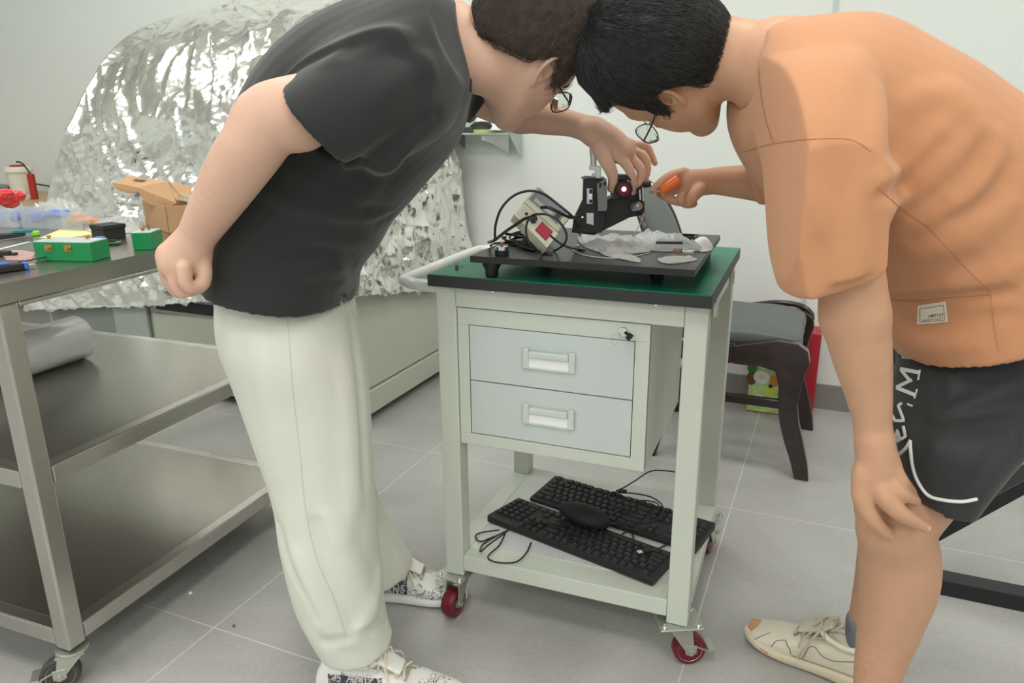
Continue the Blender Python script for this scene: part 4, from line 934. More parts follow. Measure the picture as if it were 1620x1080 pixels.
# legs
b2.chain(f3((1600, 520, 1.15), (1540, 640, 1.09), (1466, 755, 1.04)), [.070, .070, .053], .02)
b2.chain(f3((1452, 785, 1.04), (1422, 826, 1.035), (1420, 870, 1.04), (1418, 925, 1.045), (1409, 980, 1.05), (1394, 1040, 1.05), (1384, 1090, 1.052), (1380, 1135, 1.055)), [.056, .0565, .0565, .0555, .050, .0405, .034, .032], .02)
b2.ell(at(1405, 826, 1.02), (.036, .034, .046), None, .035); b2.ell(at(1446, 905, 1.055), (.030, .040, .075), None, .03)
b2.chain(f3((1600, 560, 1.27), (1520, 660, 1.30), (1440, 770, 1.33)), [.08, .075, .062], .02)
b2.chain(f3((1440, 770, 1.33), (1408, 800, 1.33), (1402, 870, 1.31), (1392, 920, 1.30), (1376, 962, 1.29), (1366, 1000, 1.285), (1370, 1035, 1.28)), [.06, .055, .052, .047, .036, .031, .034], .02)
# far arm reaching to the device
b2.chain([at(1230, 180, 1.40), at(1270, 260, 1.44), at(1262, 298, 1.46)], [.055, .045, .042], .02)
b2.chain([at(1262, 300, 1.46), at(1205, 290, 1.48), at(1165, 287, 1.49), at(1130, 286, 1.49)], [.042, .036, .031, .0255], .02)
Yf = 1.48
b2.ell(at(1104, 289, Yf), (.034, .022, .026), None, .016); b2.ell(at(1085, 288, Yf), (.022, .020, .021), None, .012)
finr = [
 ([(1082, 274, Yf), (1060, 279, Yf-.012), (1044, 290, Yf-.014), (1032, 301, Yf-.010)], [.0115, .0098, .0084, .0070]),
 ([(1078, 284, Yf+.012), (1056, 290, Yf+.022), (1044, 304, Yf+.022), (1056, 314, Yf+.012)], [.0115, .0098, .0085, .0075]),
 ([(1080, 294, Yf+.008), (1061, 303, Yf+.004), (1058, 314, Yf+.002), (1076, 320, Yf-.002)], [.0112, .0095, .0088, .0080]),
 ([(1088, 300, Yf-.006), (1078, 312, Yf-.010), (1084, 322, Yf-.014), (1097, 322, Yf-.014)], [.0112, .0095, .0088, .0080]),
 ([(1106, 300, Yf-.020), (1100, 306, Yf-.030), (1093, 316, Yf-.032), (1090, 322, Yf-.028)], [.014, .0125, .0112, .0095])]
for pts, rs in finr: b2.chain(f3(*pts), rs, .004, n=4)
body2 = b2.build('body', SKIN2, P2, relax=1); del b2
for pts, rs in fing2[:2]:
    a, b = at(*pts[-1]), at(*pts[-2]); nail(None, a+(a-b).normalized()*.002, b, (0.2, -1, 0.35), NAILM, body2, 1.0)
a, b = at(1034, 300, Yf-.011), at(1046, 290, Yf-.014); nail(None, a, b, (-.2, -.8, .6), NAILM, body2, .9)
a, b = at(1074, 319, Yf-.003), at(1060, 314, Yf); nail(None, a, b, (0, -1, -.1), NAILM, body2, .9)
a, b = at(1095, 312, Yf-.032), at(1102, 300, Yf-.030); nail(None, a, b, (.1, -1, .2), NAILM, body2, 1.0)
# orange finger sleeve / handle pinched between thumb and finger
m = MB(); o0, o1 = at(1074, 283, Yf-.026), at(1044, 304, Yf-.022)
d_ = (o1-o0); L_ = d_.length; m.tube([o0+d_*t for t in (0, .02, .3, .6, .85, .96, 1.0)], [.0088, .0100, .0102, .0094, .0078, .0052, .002], 20)
ot = m.build('screwdriver', mat('orange_plastic', (240, 112, 38), 0.35, vary=0.03, coat=0.3), None, smooth=True, origin=tuple(o0), world=True)
m = MB(); m.tube([o1-d_*.05, o1+Vector((-.022, .004, .004))], .0011, 8); m.build('steel_bit', CHROME, ot, world=True)
tag(ot, 'small orange tapered tool handle held in the fingers by the laser mount', 'tool')
# T-shirt
s2 = Field((.36, .78, .60), (1.16, 1.60, 1.42), 0.004)
tor2 = [stn((1205, 50), (1166, 180), 1.25, .105), stn((1232, 36), (1172, 232), 1.25, .150), stn((1288, 25), (1215, 300), 1.24, .180), stn((1372, 24), (1290, 372), 1.225, .190), stn((1462, 62), (1350, 425), 1.21, .192),
        stn((1555, 122), (1392, 462), 1.20, .192), stn((1645, 190), (1404, 492), 1.19, .19), stn((1722, 295), (1410, 512), 1.17, .182), stn((1772, 382), (1424, 564), 1.15, .182)]
s2.loft(tor2, n=6, ex=2.15)
s2.loft([stn((1240, 75), (1345, 75), 1.19, .05), stn((1210, 130), (1360, 120), 1.12, .078), stn((1195, 190), (1372, 185), 1.065, .078), stn((1190, 250), (1374, 250), 1.035, .078), stn((1226, 345), (1366, 330), 1.01, .074), stn((1260, 446), (1366, 406), 1.0, .072)], k=.07, n=6, ex=2.15)
s2.loft([stn((1185, 150), (1300, 120), 1.36, .08), stn((1180, 230), (1330, 190), 1.42, .085), stn((1200, 320), (1330, 300), 1.45, .08)], k=.03, n=5)
s2.loft([stn((1266, 390), (1352, 352), 1.005, .040), stn((1267, 444), (1357, 405), 1.005, .050), stn((1276, 514), (1368, 469), 1.005, .050)], k=0, op='sub', n=5, ex=2.2)
s2.loft([stn((1205, 300), (1310, 280), 1.45, .055), stn((1203, 322), (1328, 302), 1.45, .069), stn((1212, 380), (1330, 360), 1.46, .069)], k=0, op='sub', n=4)
s2.loft([stn((1212, 60), (1178, 170), 1.25, .075), stn((1200, 55), (1164, 176), 1.25, .077), stn((1180, 50), (1145, 180), 1.25, .078)], k=0, op='sub', n=4)
s2.loft([stn((1745, 336), (1432, 533), 1.16, .158), stn((1767, 382), (1435, 561), 1.15, .167), stn((1795, 446), (1450, 613), 1.145, .167)], k=0, op='sub', n=4)
s2.loft([stn((1222, 486), (1400, 434), .962, .085), stn((1232, 525), (1404, 480), .962, .085), stn((1240, 580), (1408, 540), .962, .085)], k=0, op='sub', n=3, ex=6)
s2.wrinkle(0.0018, 15, (1, .6, 1), 2.1)
for pth, r, h in (([(1392, 150), (1386, 230), (1384, 300)], .018, .004), ([(1400, 290), (1450, 250), (1500, 190)], .020, .007), ([(1400, 330), (1470, 280), (1540, 215)], .018, .006), ([(1430, 360), (1500, 330), (1560, 270), (1580, 220)], .018, .007),
                  ([(1440, 400), (1520, 380), (1600, 320)], .02, .006), ([(1410, 462), (1480, 458), (1560, 440), (1612, 420)], .018, .007), ([(1420, 530), (1460, 548), (1540, 545)], .016, .005), ([(1280, 260), (1288, 320), (1296, 370)], .02, .004),
                  ([(1240, 290), (1250, 330), (1256, 370)], .014, .003), ([(1350, 250), (1362, 330), (1370, 420)], .016, .004), ([(1215, 130), (1200, 190), (1205, 240)], .014, .004), ([(1440, 160), (1500, 150), (1560, 200)], .02, .004)):
    s2.fold(pth, r, h, k=.02)
for pth, r, h in (([(1396, 310), (1440, 285), (1490, 230)], .010, .006), ([(1500, 350), (1560, 320), (1600, 260)], .010, .005), ([(1400, 476), (1450, 474), (1520, 470), (1600, 462)], .009, .007),
                  ([(1428, 515), (1470, 520), (1540, 505), (1612, 500)], .012, .004), ([(1520, 300), (1545, 260), (1555, 225)], .010, .005)):
    s2.fold(pth, r, h, k=.013, groove=True)
shirt2 = s2.build('t_shirt', ORANGE, P2, relax=3); del s2
sf2 = Surf(shirt2)
SEAM = mat('orange_seam', (184, 122, 80), .9)
for pth in ([(1178, 240), (1215, 229), (1260, 222), (1320, 219), (1352, 223), (1378, 240)], [(1386, 296), (1420, 325), (1435, 337), (1455, 350), (1480, 372), (1510, 405), (1540, 436), (1568, 462)], [(1199, 95), (1203, 140), (1212, 190), (1224, 226)], [(1404, 474), (1450, 476), (1500, 471), (1566, 466)], [(1567, 466), (1572, 510), (1580, 556)]):
    print_on('seam', sf2, [([(p.x, p.y) for p in spline([Vector((a, b, 0)) for a, b in pth], 4)], 1.1)], SEAM, shirt2, lift=.0006)
LABELM = mat('woven_label', (226, 218, 200), 0.8, vary=0.02); INK = mat('dark_ink', (58, 54, 50), 0.8)
lp = [(1453, 483), (1497, 476), (1500, 509), (1452, 513)]
m = MB(); nn = 8; g_ = []
for j in range(nn+1):
    for i in range(nn+1):
        u_, v_ = i/nn, j/nn; a = Vector(lp[0]).lerp(Vector(lp[1]), u_); b = Vector(lp[3]).lerp(Vector(lp[2]), u_); c_ = a.lerp(b, v_); g_.append(sf2.hit(c_.x, c_.y, .0012) or Vector((0, 0, 0)))
m.add(g_, [(j*(nn+1)+i, j*(nn+1)+i+1, (j+1)*(nn+1)+i+1, (j+1)*(nn+1)+i) for j in range(nn) for i in range(nn)])
lab = m.build('sewn_label', LABELM, shirt2, world=True); so = lab.modifiers.new('thickness', 'SOLIDIFY'); so.thickness = .0008; so.offset = 0
sl_ = Surf(lab)
print_on('label_print', sf2, [([(1457, 488), (1494, 482), (1496, 506), (1457, 509)], .7), ([(1457, 509), (1457, 488)], .7)]+text_strokes('INRTIST', 1470, 501.5, 3.5, -.4, .1, -4.2, .8)+text_strokes('HUMPTINESS', 1462, 507.5, 3.2, -.35, .1, -2.4, .55), INK, lab, lift=.0024, step=2)
# shorts
q2 = Field((.52, .86, .38), (1.16, 1.50, .90), 0.004)
q2.loft([stn((1455, 500), (1700, 480), 1.16, .13), stn((1445, 570), (1690, 590), 1.15, .135)], n=4, ex=2.2)
q2.loft([stn((1456, 530), (1700, 560), 1.15, .12), stn((1430, 605), (1655, 640), 1.115, .116), stn((1408, 668), (1600, 694), 1.06, .104), stn((1416, 728), (1556, 740), 1.045, .098), stn((1426, 774), (1516, 784), 1.035, .094)], k=.03, n=6, ex=2.2)
q2.loft([stn((1418, 495), (1680, 540), 1.24, .12), stn((1400, 600), (1620, 640), 1.29, .11), stn((1404, 700), (1560, 720), 1.33, .098)], k=.03, n=5)
q2.loft([stn((1432, 745), (1535, 757), 1.038, .084), stn((1430, 774), (1511, 784), 1.035, .088), stn((1432, 830), (1502, 842), 1.03, .088)], k=0, op='sub', n=4, ex=2.2)
for pth, r, h in (([(1500, 590), (1490, 650), (1560, 640), (1620, 600)], .02, .005), ([(1480, 700), (1540, 690), (1600, 660)], .02, .005), ([(1520, 770), (1550, 720), (1590, 690)], .016, .004)): q2.fold(pth, r, h, k=.02)
for pth, r, h in (([(1485, 600), (1484, 640), (1520, 656), (1600, 640)], .010, .005), ([(1460, 720), (1455, 680), (1460, 650)], .010, .003)): q2.fold(pth, r, h, k=.014, groove=True)
q2.wrinkle(0.0012, 16, (1, .6, 1), .7)
short2 = q2.build('shorts', SHORTM, P2, relax=2); del q2
sfs = Surf(short2); WHITEP = mat('white_print', (214, 216, 212), 0.7, vary=0.03)
def piping(px):
    pts = [sfs.hit(p.x, p.y, .0006) for p in spline([Vector((a, b, 0)) for a, b in px], 6)]; pts = [p for p in pts if p is not None]
    m = MB(); m.tube(pts, .0026, 8); m.build('white_piping', WHITEP, short2, world=True, smooth=True)
piping([(1440, 697), (1441, 712), (1445, 740), (1454, 764), (1470, 784), (1495, 791), (1522, 793), (1545, 789)])
piping([(1441, 696), (1434, 708), (1422, 719)])
def Cx(*p): return [(1380+a*.2222, 460+b*.2222) for a, b in p]
print_on('printed_letter', sfs, [(Cx((212, 470), (282, 478)), 4.4), (Cx((222, 444), (300, 482)), 3.5)], WHITEP, short2)
print_on('printed_letter', sfs, [(Cx((200, 556), (335, 582)), 6.0), (Cx((205, 560), (270, 640)), 5.2), (Cx((285, 634), (172, 688)), 5.2), (Cx((172, 690), (310, 744)), 6.0), (Cx((342, 562), (328, 636)), 3.0), (Cx((322, 700), (300, 768)), 3.0)], WHITEP, short2)
print_on('printed_letter', sfs, [(Cx((248, 806), (288, 822)), 2.8)], WHITEP, short2)
print_on('printed_letter', sfs, [(Cx((108, 772), (132, 868), (165, 925), (226, 926), (205, 868), (186, 818), (212, 800)), 4.6)], WHITEP, short2)
print_on('printed_letter', sfs, [(Cx((222, 962), (238, 1036), (200, 1060), (182, 990), (168, 1040), (188, 1078)), 4.6)], WHITEP, short2)
# hair
h2 = Field((.10, 1.14, 1.08), (.52, 1.62, 1.52), 0.0028); R2 = H2.to_3x3()
h2.ell(W2(-.016, 0, .052), (.122, .094, .112), R2, 0); h2.ell(W2(.05, 0, .085), (.078, .078, .066), R2, .03); h2.ell(W2(-.06, 0, .0), (.062, .074, .075), R2, .03); h2.ell(W2(.100, 0, .055), (.032, .062, .046), R2, .02)
for k in range(170):
    u_ = RNG.normal(0, 1, 3); u_ /= np.linalg.norm(u_)
    if u_[0] > 0.8: continue
    p0 = W2(-.016+.117*u_[0], .09*u_[1], .052+.108*u_[2]); cr_ = W2(-.03, 0, .15); d_ = (p0-cr_); n_ = (p0-W2(-.016, 0, .052)).normalized(); d_ = (d_-n_*d_.dot(n_)); d_ = d_.normalized()*.026 if d_.length > 1e-4 else Vector((.02, 0, 0))
    h2.cone(p0-n_*.003, p0+d_-n_*.002, .007, .003, .006)
px_mask(h2, [(1176, -200), (1176, 40), (1170, 62), (1154, 88), (1138, 115), (1121, 138), (1106, 134), (1089, 130), (1067, 132), (1044, 142), (1034, 150), (1040, 162), (1056, 178), (1042, 178), (1026, 170), (1005, 168), (985, 163), (966, 158), (955, 172), (940, 150), (920, 130), (900, 60), (900, -200)], 950)
hair2 = h2.build('hair', HAIR2, P2, relax=1)
strands('hair_strands', h2, W2(-.03, 0, .16), 11000, .038, mat('black_hair_strands', (56, 56, 56), .45, vary=.4, scale=90), hair2, lo_r=.00045, seed=5, down=(0, 0, -.1), lift=1.3)
del h2
glasses(H2, HS2, P2, FRAME_M)
# shoes and sock
CRM = mat('cream_leather', (226, 219, 200), 0.5, vary=0.03, scale=30); CRS = mat('cream_sole', (222, 210, 184), 0.6, vary=0.04); GUM = mat('gum_rubber', (196, 150, 110), 0.6)
e_, up_, so_ = sneaker('sneaker', P2, tuple(onz(1398, 1098, 0.0005)), math.atan2(onz(1182, 1002, 0).y-onz(1398, 1098, 0).y, onz(1182, 1002, 0).x-onz(1398, 1098, 0).x), (onz(1182, 1002, 0)-onz(1398, 1098, 0)).length-.006, (CRM, CRS, mat('grey_beige_lace', (196, 186, 168), 0.8), mat('grey_beige_tongue', (206, 198, 182), 0.8)), 'cream sneaker with beige laces and gum toe')
g = Field((.20, -.07, -.01), (.30, .07, .06), .0022); g.loft([(Vector((.215, 0, .014)), Vector((0, .053, 0)), Vector((0, 0, .007))), (Vector((.240, 0, .018)), Vector((0, .047, 0)), Vector((0, 0, .012))), (Vector((.262, 0, .022)), Vector((0, .033, 0)), Vector((0, 0, .016))), (Vector((.278, 0, .026)), Vector((0, .016, 0)), Vector((0, 0, .012)))], n=4); gu = g.build('toe_guard', GUM, None); gu.parent = e_
print('shoe L', (onz(1182, 1002, 0)-onz(1398, 1098, 0)).length)
su_ = bvhtree.BVHTree.FromPolygons([tuple(v.co) for v in up_.data.vertices], [tuple(p.vertices) for p in up_.data.polygons])
EDG = mat('taupe_edging', (150, 138, 120), .7)
for crv in ([(.212, .030), (.205, .044), (.188, .050), (.176, .042), (.172, .030)], [(.02, .082), (.06, .066), (.092, .052), (.115, .054), (.128, .064), (.140, .060), (.146, .040), (.150, .028)], [(.01, .040), (.06, .034), (.11, .030), (.17, .028)], [(.225, .045), (.240, .036), (.250, .026)]):
    mb = MB(); pp = []
    for p in spline([Vector((a, b, 0)) for a, b in crv], 6):
        h = su_.ray_cast(Vector((p.x, .15, p.y)), Vector((0, -1, 0)))
        if h[0] is not None: pp.append(h[0]+Vector((0, .0003, 0)))
    if len(pp) > 2: mb.tube(pp, .0011, 6); mb.build('edging', EDG, e_, smooth=True)
mb = MB(); h = su_.ray_cast(Vector((.12, .15, .085)), Vector((0, -1, 0)))
mb.tube(spline([(.118, .0, .108), (.128, .030, .098), (.142, .050, .070), (.155, .056, .040)], 6), .0026, 6); mb.tube(spline([(.118, 0, .110), (.095, .012, .135), (.088, .02, .128), (.105, .02, .108)], 6), .0026, 6)
for x_ in (.125, .14, .155): mb.tube([(x_, -.024, .094-(x_-.125)*.9), (x_+.012, 0, .096-(x_-.125)*.9), (x_+.004, .028, .086-(x_-.125)*.8)], .0026, 6)
mb.build('loose_lace', MATS['grey_beige_lace'], e_, smooth=True)
sneaker('sneaker', P2, tuple(at(1380, 1180, 1.06).xy)+(0.0005,), 2.9, .272, (CRM, CRS, MATS['grey_beige_lace'], MATS['grey_beige_tongue']), 'cream sneaker of the near foot')
k_ = Field((.5, 1.1, -.01), (.85, 1.45, .25), .003); k_.chain(f3((1367, 985, 1.286), (1366, 1010, 1.285), (1372, 1040, 1.282)), [.0345, .0335, .038], 0)
k_.plane(at(1366, 978, 1.286), (0.1, 0, 1)); k_.build('sock', mat('grey_sock', (128, 134, 140), 0.9), P2)
# ------------------------------------------------------------------ breadboard and the laser setup on the trolley
BZ = 0.845
bfl, bfr, bbr = onz(743.3, 404.6, BZ), onz(1099.4, 427, BZ), onz(1143.9, 372, BZ)
bx = (bfr-bfl); BW = bx.length; BA = math.atan2(bx.y, bx.x); bx.normalize(); by = Vector((-bx.y, bx.x, 0)); BD = (bbr-bfr).dot(by)
print('board', BW, BD, math.degrees(BA), math.degrees(CA))
def bd(x, y, z): return bfl + bx*x + by*y + Vector((0, 0, z-BZ))
def bxy(P): q = Vector(P)-bfl; return q.dot(bx), q.dot(by)
BB = thing('optical_breadboard', 'black perforated optical breadboard on short feet on the green top', 'breadboard', (bfl.x, bfl.y, CZ), BA)
def board_mat():
    m = bpy.data.materials.new('perforated_black_aluminium'); m.use_nodes = True; nt = m.node_tree; N = nt.nodes; L = nt.links; b = N['Principled BSDF']
    tc = N.new('ShaderNodeTexCoord'); mp = N.new('ShaderNodeMapping'); mp.inputs['Scale'].default_value = (40, 40, 0); mp.inputs['Location'].default_value = (0.5, 0.5, 0); L.new(tc.outputs['Object'], mp.inputs['Vector'])
    fr = N.new('ShaderNodeVectorMath'); fr.operation = 'FRACTION'; L.new(mp.outputs[0], fr.inputs[0])
    ds = N.new('ShaderNodeVectorMath'); ds.operation = 'DISTANCE'; ds.inputs[1].default_value = (0.5, 0.5, 0); L.new(fr.outputs[0], ds.inputs[0])
    lt = N.new('ShaderNodeMath'); lt.operation = 'LESS_THAN'; lt.inputs[1].default_value = 0.13; L.new(ds.outputs['Value'], lt.inputs[0])
    c = N.new('ShaderNodeMix'); c.data_type = 'RGBA'; c.inputs[6].default_value = lin((42, 43, 44))+(1,); c.inputs[7].default_value = lin((14, 14, 14))+(1,); L.new(lt.outputs[0], c.inputs[0]); L.new(c.outputs[2], b.inputs['Base Color'])
    b.inputs['Roughness'].default_value = 0.38; return m
m = MB(); m.box(0, BW, 0, BD, BZ-0.0125-CZ, BZ-CZ, bev=0.0008); bo_ = m.build('board', [board_mat(), BLKMETAL], BB)
for p_ in bo_.data.polygons: p_.material_index = 0 if p_.normal.z > .9 else 1
for (x, y) in ((0.012, 0.02), (BW-0.10, 0.09), (0.012, BD-0.05), (BW-0.045, BD-0.05)):
    m = MB(); m.lathe([(0.011, 0.0002), (0.013, 0.004), (0.013, 0.014), (0.018, 0.022), (0.018, BZ-0.0127-CZ)], 20, M=T(x+.018, y+.016, 0)); m.build('foot', BLKPL, BB, smooth=True)

# mount: black triangular side plates, vertical stage with micrometer, laser module
# the long gusset runs from near-left to the laser at the right
MY = 1.475
def A2(px, py, y=MY): return at(px, py, y)
base = onz(925, 372, BZ)
LM = thing('laser_mount', 'black bracket holding a vertical stage and the glowing red laser', 'optical mount', (base.x, base.y, BZ), 0)
def slab(px, y0, y1, name, m, parent, bev=0.0):
    """plate with real thickness whose outline is seen from the front"""
    a = [at(p[0], p[1], y0) for p in px]; n = len(a); off = Vector((0, y1-y0, 0))
    mb = MB(); V = a+[p+off for p in a]; mb.add(V, [tuple(range(n)), tuple(range(2*n-1, n-1, -1))]+[(i, n+i, n+(i+1) % n, (i+1) % n) for i in range(n)])
    return mb.build(name, m, parent, world=True, bevel=bev)
slab([(905, 368), (908, 345), (922, 316), (923, 284), (957, 286), (957, 352), (952, 368)], MY-.006, MY+.004, 'side_plate', BLKMETAL, LM, .0008)
slab([(908, 368), (957, 350), (957, 318), (976, 308), (978, 300), (1012, 300), (1018, 340), (996, 344), (952, 366), (940, 372)], MY+.005, MY+.045, 'gusset', BLKMETAL, LM, .001)
slab([(922, 284), (930, 281), (960, 283), (957, 288)], MY-.004, MY+.05, 'top_cap', BLKMETAL, LM, .0006)
STG = mat('anodised_stage_face', (120, 124, 124), 0.35, 0.7, vary=0.04)
o = slab([(944, 291), (960, 283), (961, 328), (959, 334), (946, 334)], MY-.018, MY-.0065, 'stage_plate', STG, LM, .0006); stg = o
for (x0, x1, y0_, y1_) in ((948, 952, 290, 297), (955, 959, 288, 294)):
    slab([(x0, y0_), (x1, y0_-1), (x1, y1_-1), (x0, y1_)], MY-.0195, MY-.0182, 'stage_hole', BLKPL, stg)
SILV = mat('satin_metal', (200, 202, 198), 0.3, 0.9, vary=0.05)
o = slab([(928, 298), (938, 298), (938, 323), (928, 323)], MY-.011, MY-.0065, 'clamp_plate', SILV, LM, .0012)
slab([(932.5, 299.5), (937, 299.5), (937, 306), (932.5, 306)], MY-.0125, MY-.0112, 'slot', BLKPL, o); slab([(932.5, 316), (937, 316), (937, 321), (932.5, 321)], MY-.0125, MY-.0112, 'slot', BLKPL, o)
mb = MB(); mb.lathe([(.0045, 0), (.0045, .005), (.002, .0055)], 14, M=T(*at(933, 311, MY-.0112)) @ R('X', 90)); mb.build('clamp_screw', CHROME, o, world=True, smooth=True)
slab([(928, 337), (939, 337), (939, 356), (928, 353)], MY-.0078, MY-.0063, 'inset_plate', SILV, LM)
mb = MB(); c0, c1 = at(908, 343, MY-.004), at(923, 343.5, MY-.004); mb.tube([c0, c1], .0035, 12); mb.build('thumb_screw', CHROME, LM, world=True, smooth=True)
# micrometer drive standing on the stage
mb = MB(); c_ = at(938, 284, MY+.012); mb.tube([c_, c_+Vector((0, 0, .012))], .0025, 10); mb.build('drive_rod', CHROME, LM, world=True, smooth=True)
o = slab([(933, 262), (951, 263), (951, 283), (942, 283), (942, 269), (933, 269)], MY+.004, MY+.020, 'drive_bracket', SILV, LM, .0008)
mb = MB(); c0, c1 = at(939, 262, MY+.012), at(938, 222, MY+.012); d_ = c1-c0; mb.tube([c0, c0+d_*.45, c0+d_*.451, c0+d_*.95, c1], [.0062, .0062, .0072, .0072, .006], 24); mb.build('micrometer_barrel', mat('white_barrel', (214, 216, 214), 0.35, 0.3), LM, world=True, smooth=True)
# laser body
lc_ = at(987, 299, MY-.012)
mb = MB(); ML = T(*lc_) @ R('X', 90) ; mb.lathe([(.0165, -.045), (.0165, .002), (.0150, .006), (.0128, .006), (.0118, .0)], 40, M=ML, cap=True); mb.build('laser_housing', BLKMETAL, LM, world=True, smooth=True)
mb = MB(); mb.lathe([(.0117, .0016), (.0045, .0018)], 32, M=ML, cap=False); mb.build('laser_ring', mat('red_lit_ring', (74, 8, 16), 0.3, emit=0.06, emit_rgb=(200, 20, 50)), LM, world=True)
mb = MB(); mb.lathe([(.0044, .001), (.0040, .0033), (.0024, .0045), (.0003, .005)], 24, M=ML); mb.build('laser_spot', mat('laser_glow', (255, 190, 200), 0.3, emit=9, emit_rgb=(255, 150, 170)), LM, world=True, smooth=True)
slab([(978, 277), (1005, 278), (1006, 286), (978, 285)], MY-.012, MY+.03, 'housing_clamp', BLKMETAL, LM, .001)
slab([(968, 306), (976, 299), (980, 313), (970, 316)], MY-.012, MY+.01, 'housing_base', BLKMETAL, LM, .001)
mb = MB(); c0 = at(969, 303, MY-.01)
mb.tube([c0+Vector((math.cos(a)*.004, math.sin(a)*.004, -a*.0004)) for a in np.linspace(0, 2*PI*5, 60)], .0006, 6); mb.build('spring', CHROME, LM, world=True, smooth=True)
# adjuster block at the right with knobs
o = slab([(1008, 298), (1019, 292), (1020, 336), (1010, 338)], MY-.006, MY+.02, 'adjuster_block', BLKMETAL, LM, .001)
mb = MB(); mb.tube([at(1012, 300, MY-.010), at(1013, 316, MY-.010)], .0022, 12); mb.build('adjuster_rod', CHROME, o, world=True, smooth=True)
mb = MB(); mb.tube([at(1017, 296, MY-.010), at(1018, 318, MY-.010)], .0022, 12); mb.build('adjuster_rod', CHROME, o, world=True, smooth=True)
mb = MB(); c0 = at(1008, 326, MY-.012); d_ = Vector((.6, -.75, .2)).normalized(); mb.tube([c0-d_*.010, c0+d_*.004, c0+d_*.009], [.0085, .0085, .006], 24); mb.build('silver_knob', SILV, LM, world=True, smooth=True)
mb = MB(); c0 = at(1018, 292, MY); mb.tube([c0, c0+Vector((.014, 0, .001))], [.0065, .0055], 18); mb.build('adjuster_knob', BLKPL, LM, world=True, smooth=True)
mb = MB(); c0 = at(1029, 293.5, MY); mb.tube([c0+Vector((-.002, 0, 0)), c0+Vector((.004, 0, 0))], [.0045, .0045], 12); mb.build('adjuster_ring', CHROME, LM, world=True, smooth=True)
# thin white fibre from the mount to the board
mb = MB(); mb.tube(spline([at(1018, 338, MY), at(1015, 350, MY-.005), at(1008, 362, MY-.015), onz(1003, 371, BZ+.0015)], 8), .0008, 6)
mb.tube(spline([onz(898, 390, BZ+.0012), onz(920, 402, BZ+.0012), onz(960, 408, BZ+.0012), onz(1000, 406, BZ+.0012), onz(1030, 399, BZ+.0012)], 8), .0009, 6)
wf = mb.build('white_wire', mat('white_wire_coat', (206, 208, 202), 0.5), None, world=True, smooth=True, origin=tuple(onz(960, 400, BZ))); tag(wf, 'thin white wire from the laser mount lying across the breadboard', 'wire')

# power supply box, tilted, with cables
BEI = mat('beige_case', (206, 204, 184), 0.45, vary=0.03); DRED = mat('dark_red_case', (96, 34, 32), 0.5, vary=0.06); GREYP = mat('grey_panel', (140, 144, 150), 0.4, vary=0.1, scale=30)
PY = 1.43
def PB(px, py, y=PY): return at(px, py, y)
# corners of the case: front end (left-lower face) and the top panel
c_tl, c_tr, c_br = PB(829, 320, PY+.030), PB(866, 308, PY+.055), PB(912, 350, PY+.02)   # upper end, far corner, right corner
f0 = PB(829, 319, PY); xa = (PB(884, 367, PY-.01)-f0); Lx = xa.length; xa.normalize()        # long edge down to the right
ya = (PB(864, 308, PY+.03)-f0); Ly = ya.length; ya = (ya-xa*ya.dot(xa)); Ly = ya.length*1.12; ya.normalize(); za = xa.cross(ya)
if za.z < 0: za = -za
Lz = .040
PM = Matrix(((xa.x, ya.x, za.x, f0.x), (xa.y, ya.y, za.y, f0.y), (xa.z, ya.z, za.z, f0.z), (0, 0, 0, 1)))
print('psu', Lx, Ly, tuple(xa), tuple(ya), tuple(za))
PS = thing('power_supply', 'small beige and dark red power supply box tipped on its side among black cables', 'power supply', tuple(bd(.10, .12, BZ)))
m = MB(); m.box(0, Lx, 0, Ly, -Lz*.45, 0, bev=.004, M=PM); m.build('top_shell', BEI, PS, world=True)
m = MB(); m.box(.001, Lx-.001, .001, Ly-.001, -Lz, -Lz*.455, bev=.003, M=PM); m.build('lower_shell', DRED, PS, world=True)
m = MB(); m.box(.004, Lx-.012, .012, Ly-.006, .0002, .0012, bev=.0004, M=PM); pn = m.build('top_panel', GREYP, PS, world=True)
m = MB(); m.box(.012, Lx-.030, .016, Ly*.45, .0013, .002, M=PM); m.build('printed_strip', mat('pale_strip', (196, 200, 204), 0.5), pn, world=True)
m = MB(); m.box(Lx-.026, Lx-.016, .018, Ly-.014, .0013, .002, M=PM); m.build('printed_strip', mat('slate_strip', (70, 76, 92), 0.5), pn, world=True)
# the end panels facing left: socket and red rocker switch
e0, e1, e2, e3 = PB(829, 321, PY-.012), PB(813, 338, PY-.03), PB(866, 392, PY-.05), PB(884, 369, PY-.03)
def quadbox(name, q, th, m, parent, bev=.0015):
    n_ = (q[1]-q[0]).cross(q[3]-q[0]).normalized(); n_ = n_ if n_.y < 0 else -n_
    mb = MB(); V = [p for p in q]+[p-n_*th for p in q]; mb.add(V, [(0, 1, 2, 3), (7, 6, 5, 4), (0, 4, 5, 1), (1, 5, 6, 2), (2, 6, 7, 3), (3, 7, 4, 0)]); return mb.build(name, m, parent, world=True, bevel=bev), n_
ep, en = quadbox('end_panel', [e0, e1, e2, e3], .03, BEI, PS)
def eq(u, v): return e0.lerp(e1, v).lerp(e3.lerp(e2, v), u)
def ebox(name, u0, u1, v0, v1, h, m, parent, th=.004):
    q = [eq(u0, v0)+en*h, eq(u0, v1)+en*h, eq(u1, v1)+en*h, eq(u1, v0)+en*h]; return quadbox(name, q, th+h, m, parent, .0008)[0]
ebox('rocker_switch', .56, .88, .18, .80, .004, mat('crimson_plastic', (164, 30, 58), 0.35), PS)
ebox('socket_plate', .04, .30, .1, .9, .0008, mat('pale_plate', (190, 188, 168), 0.5), PS, .001)
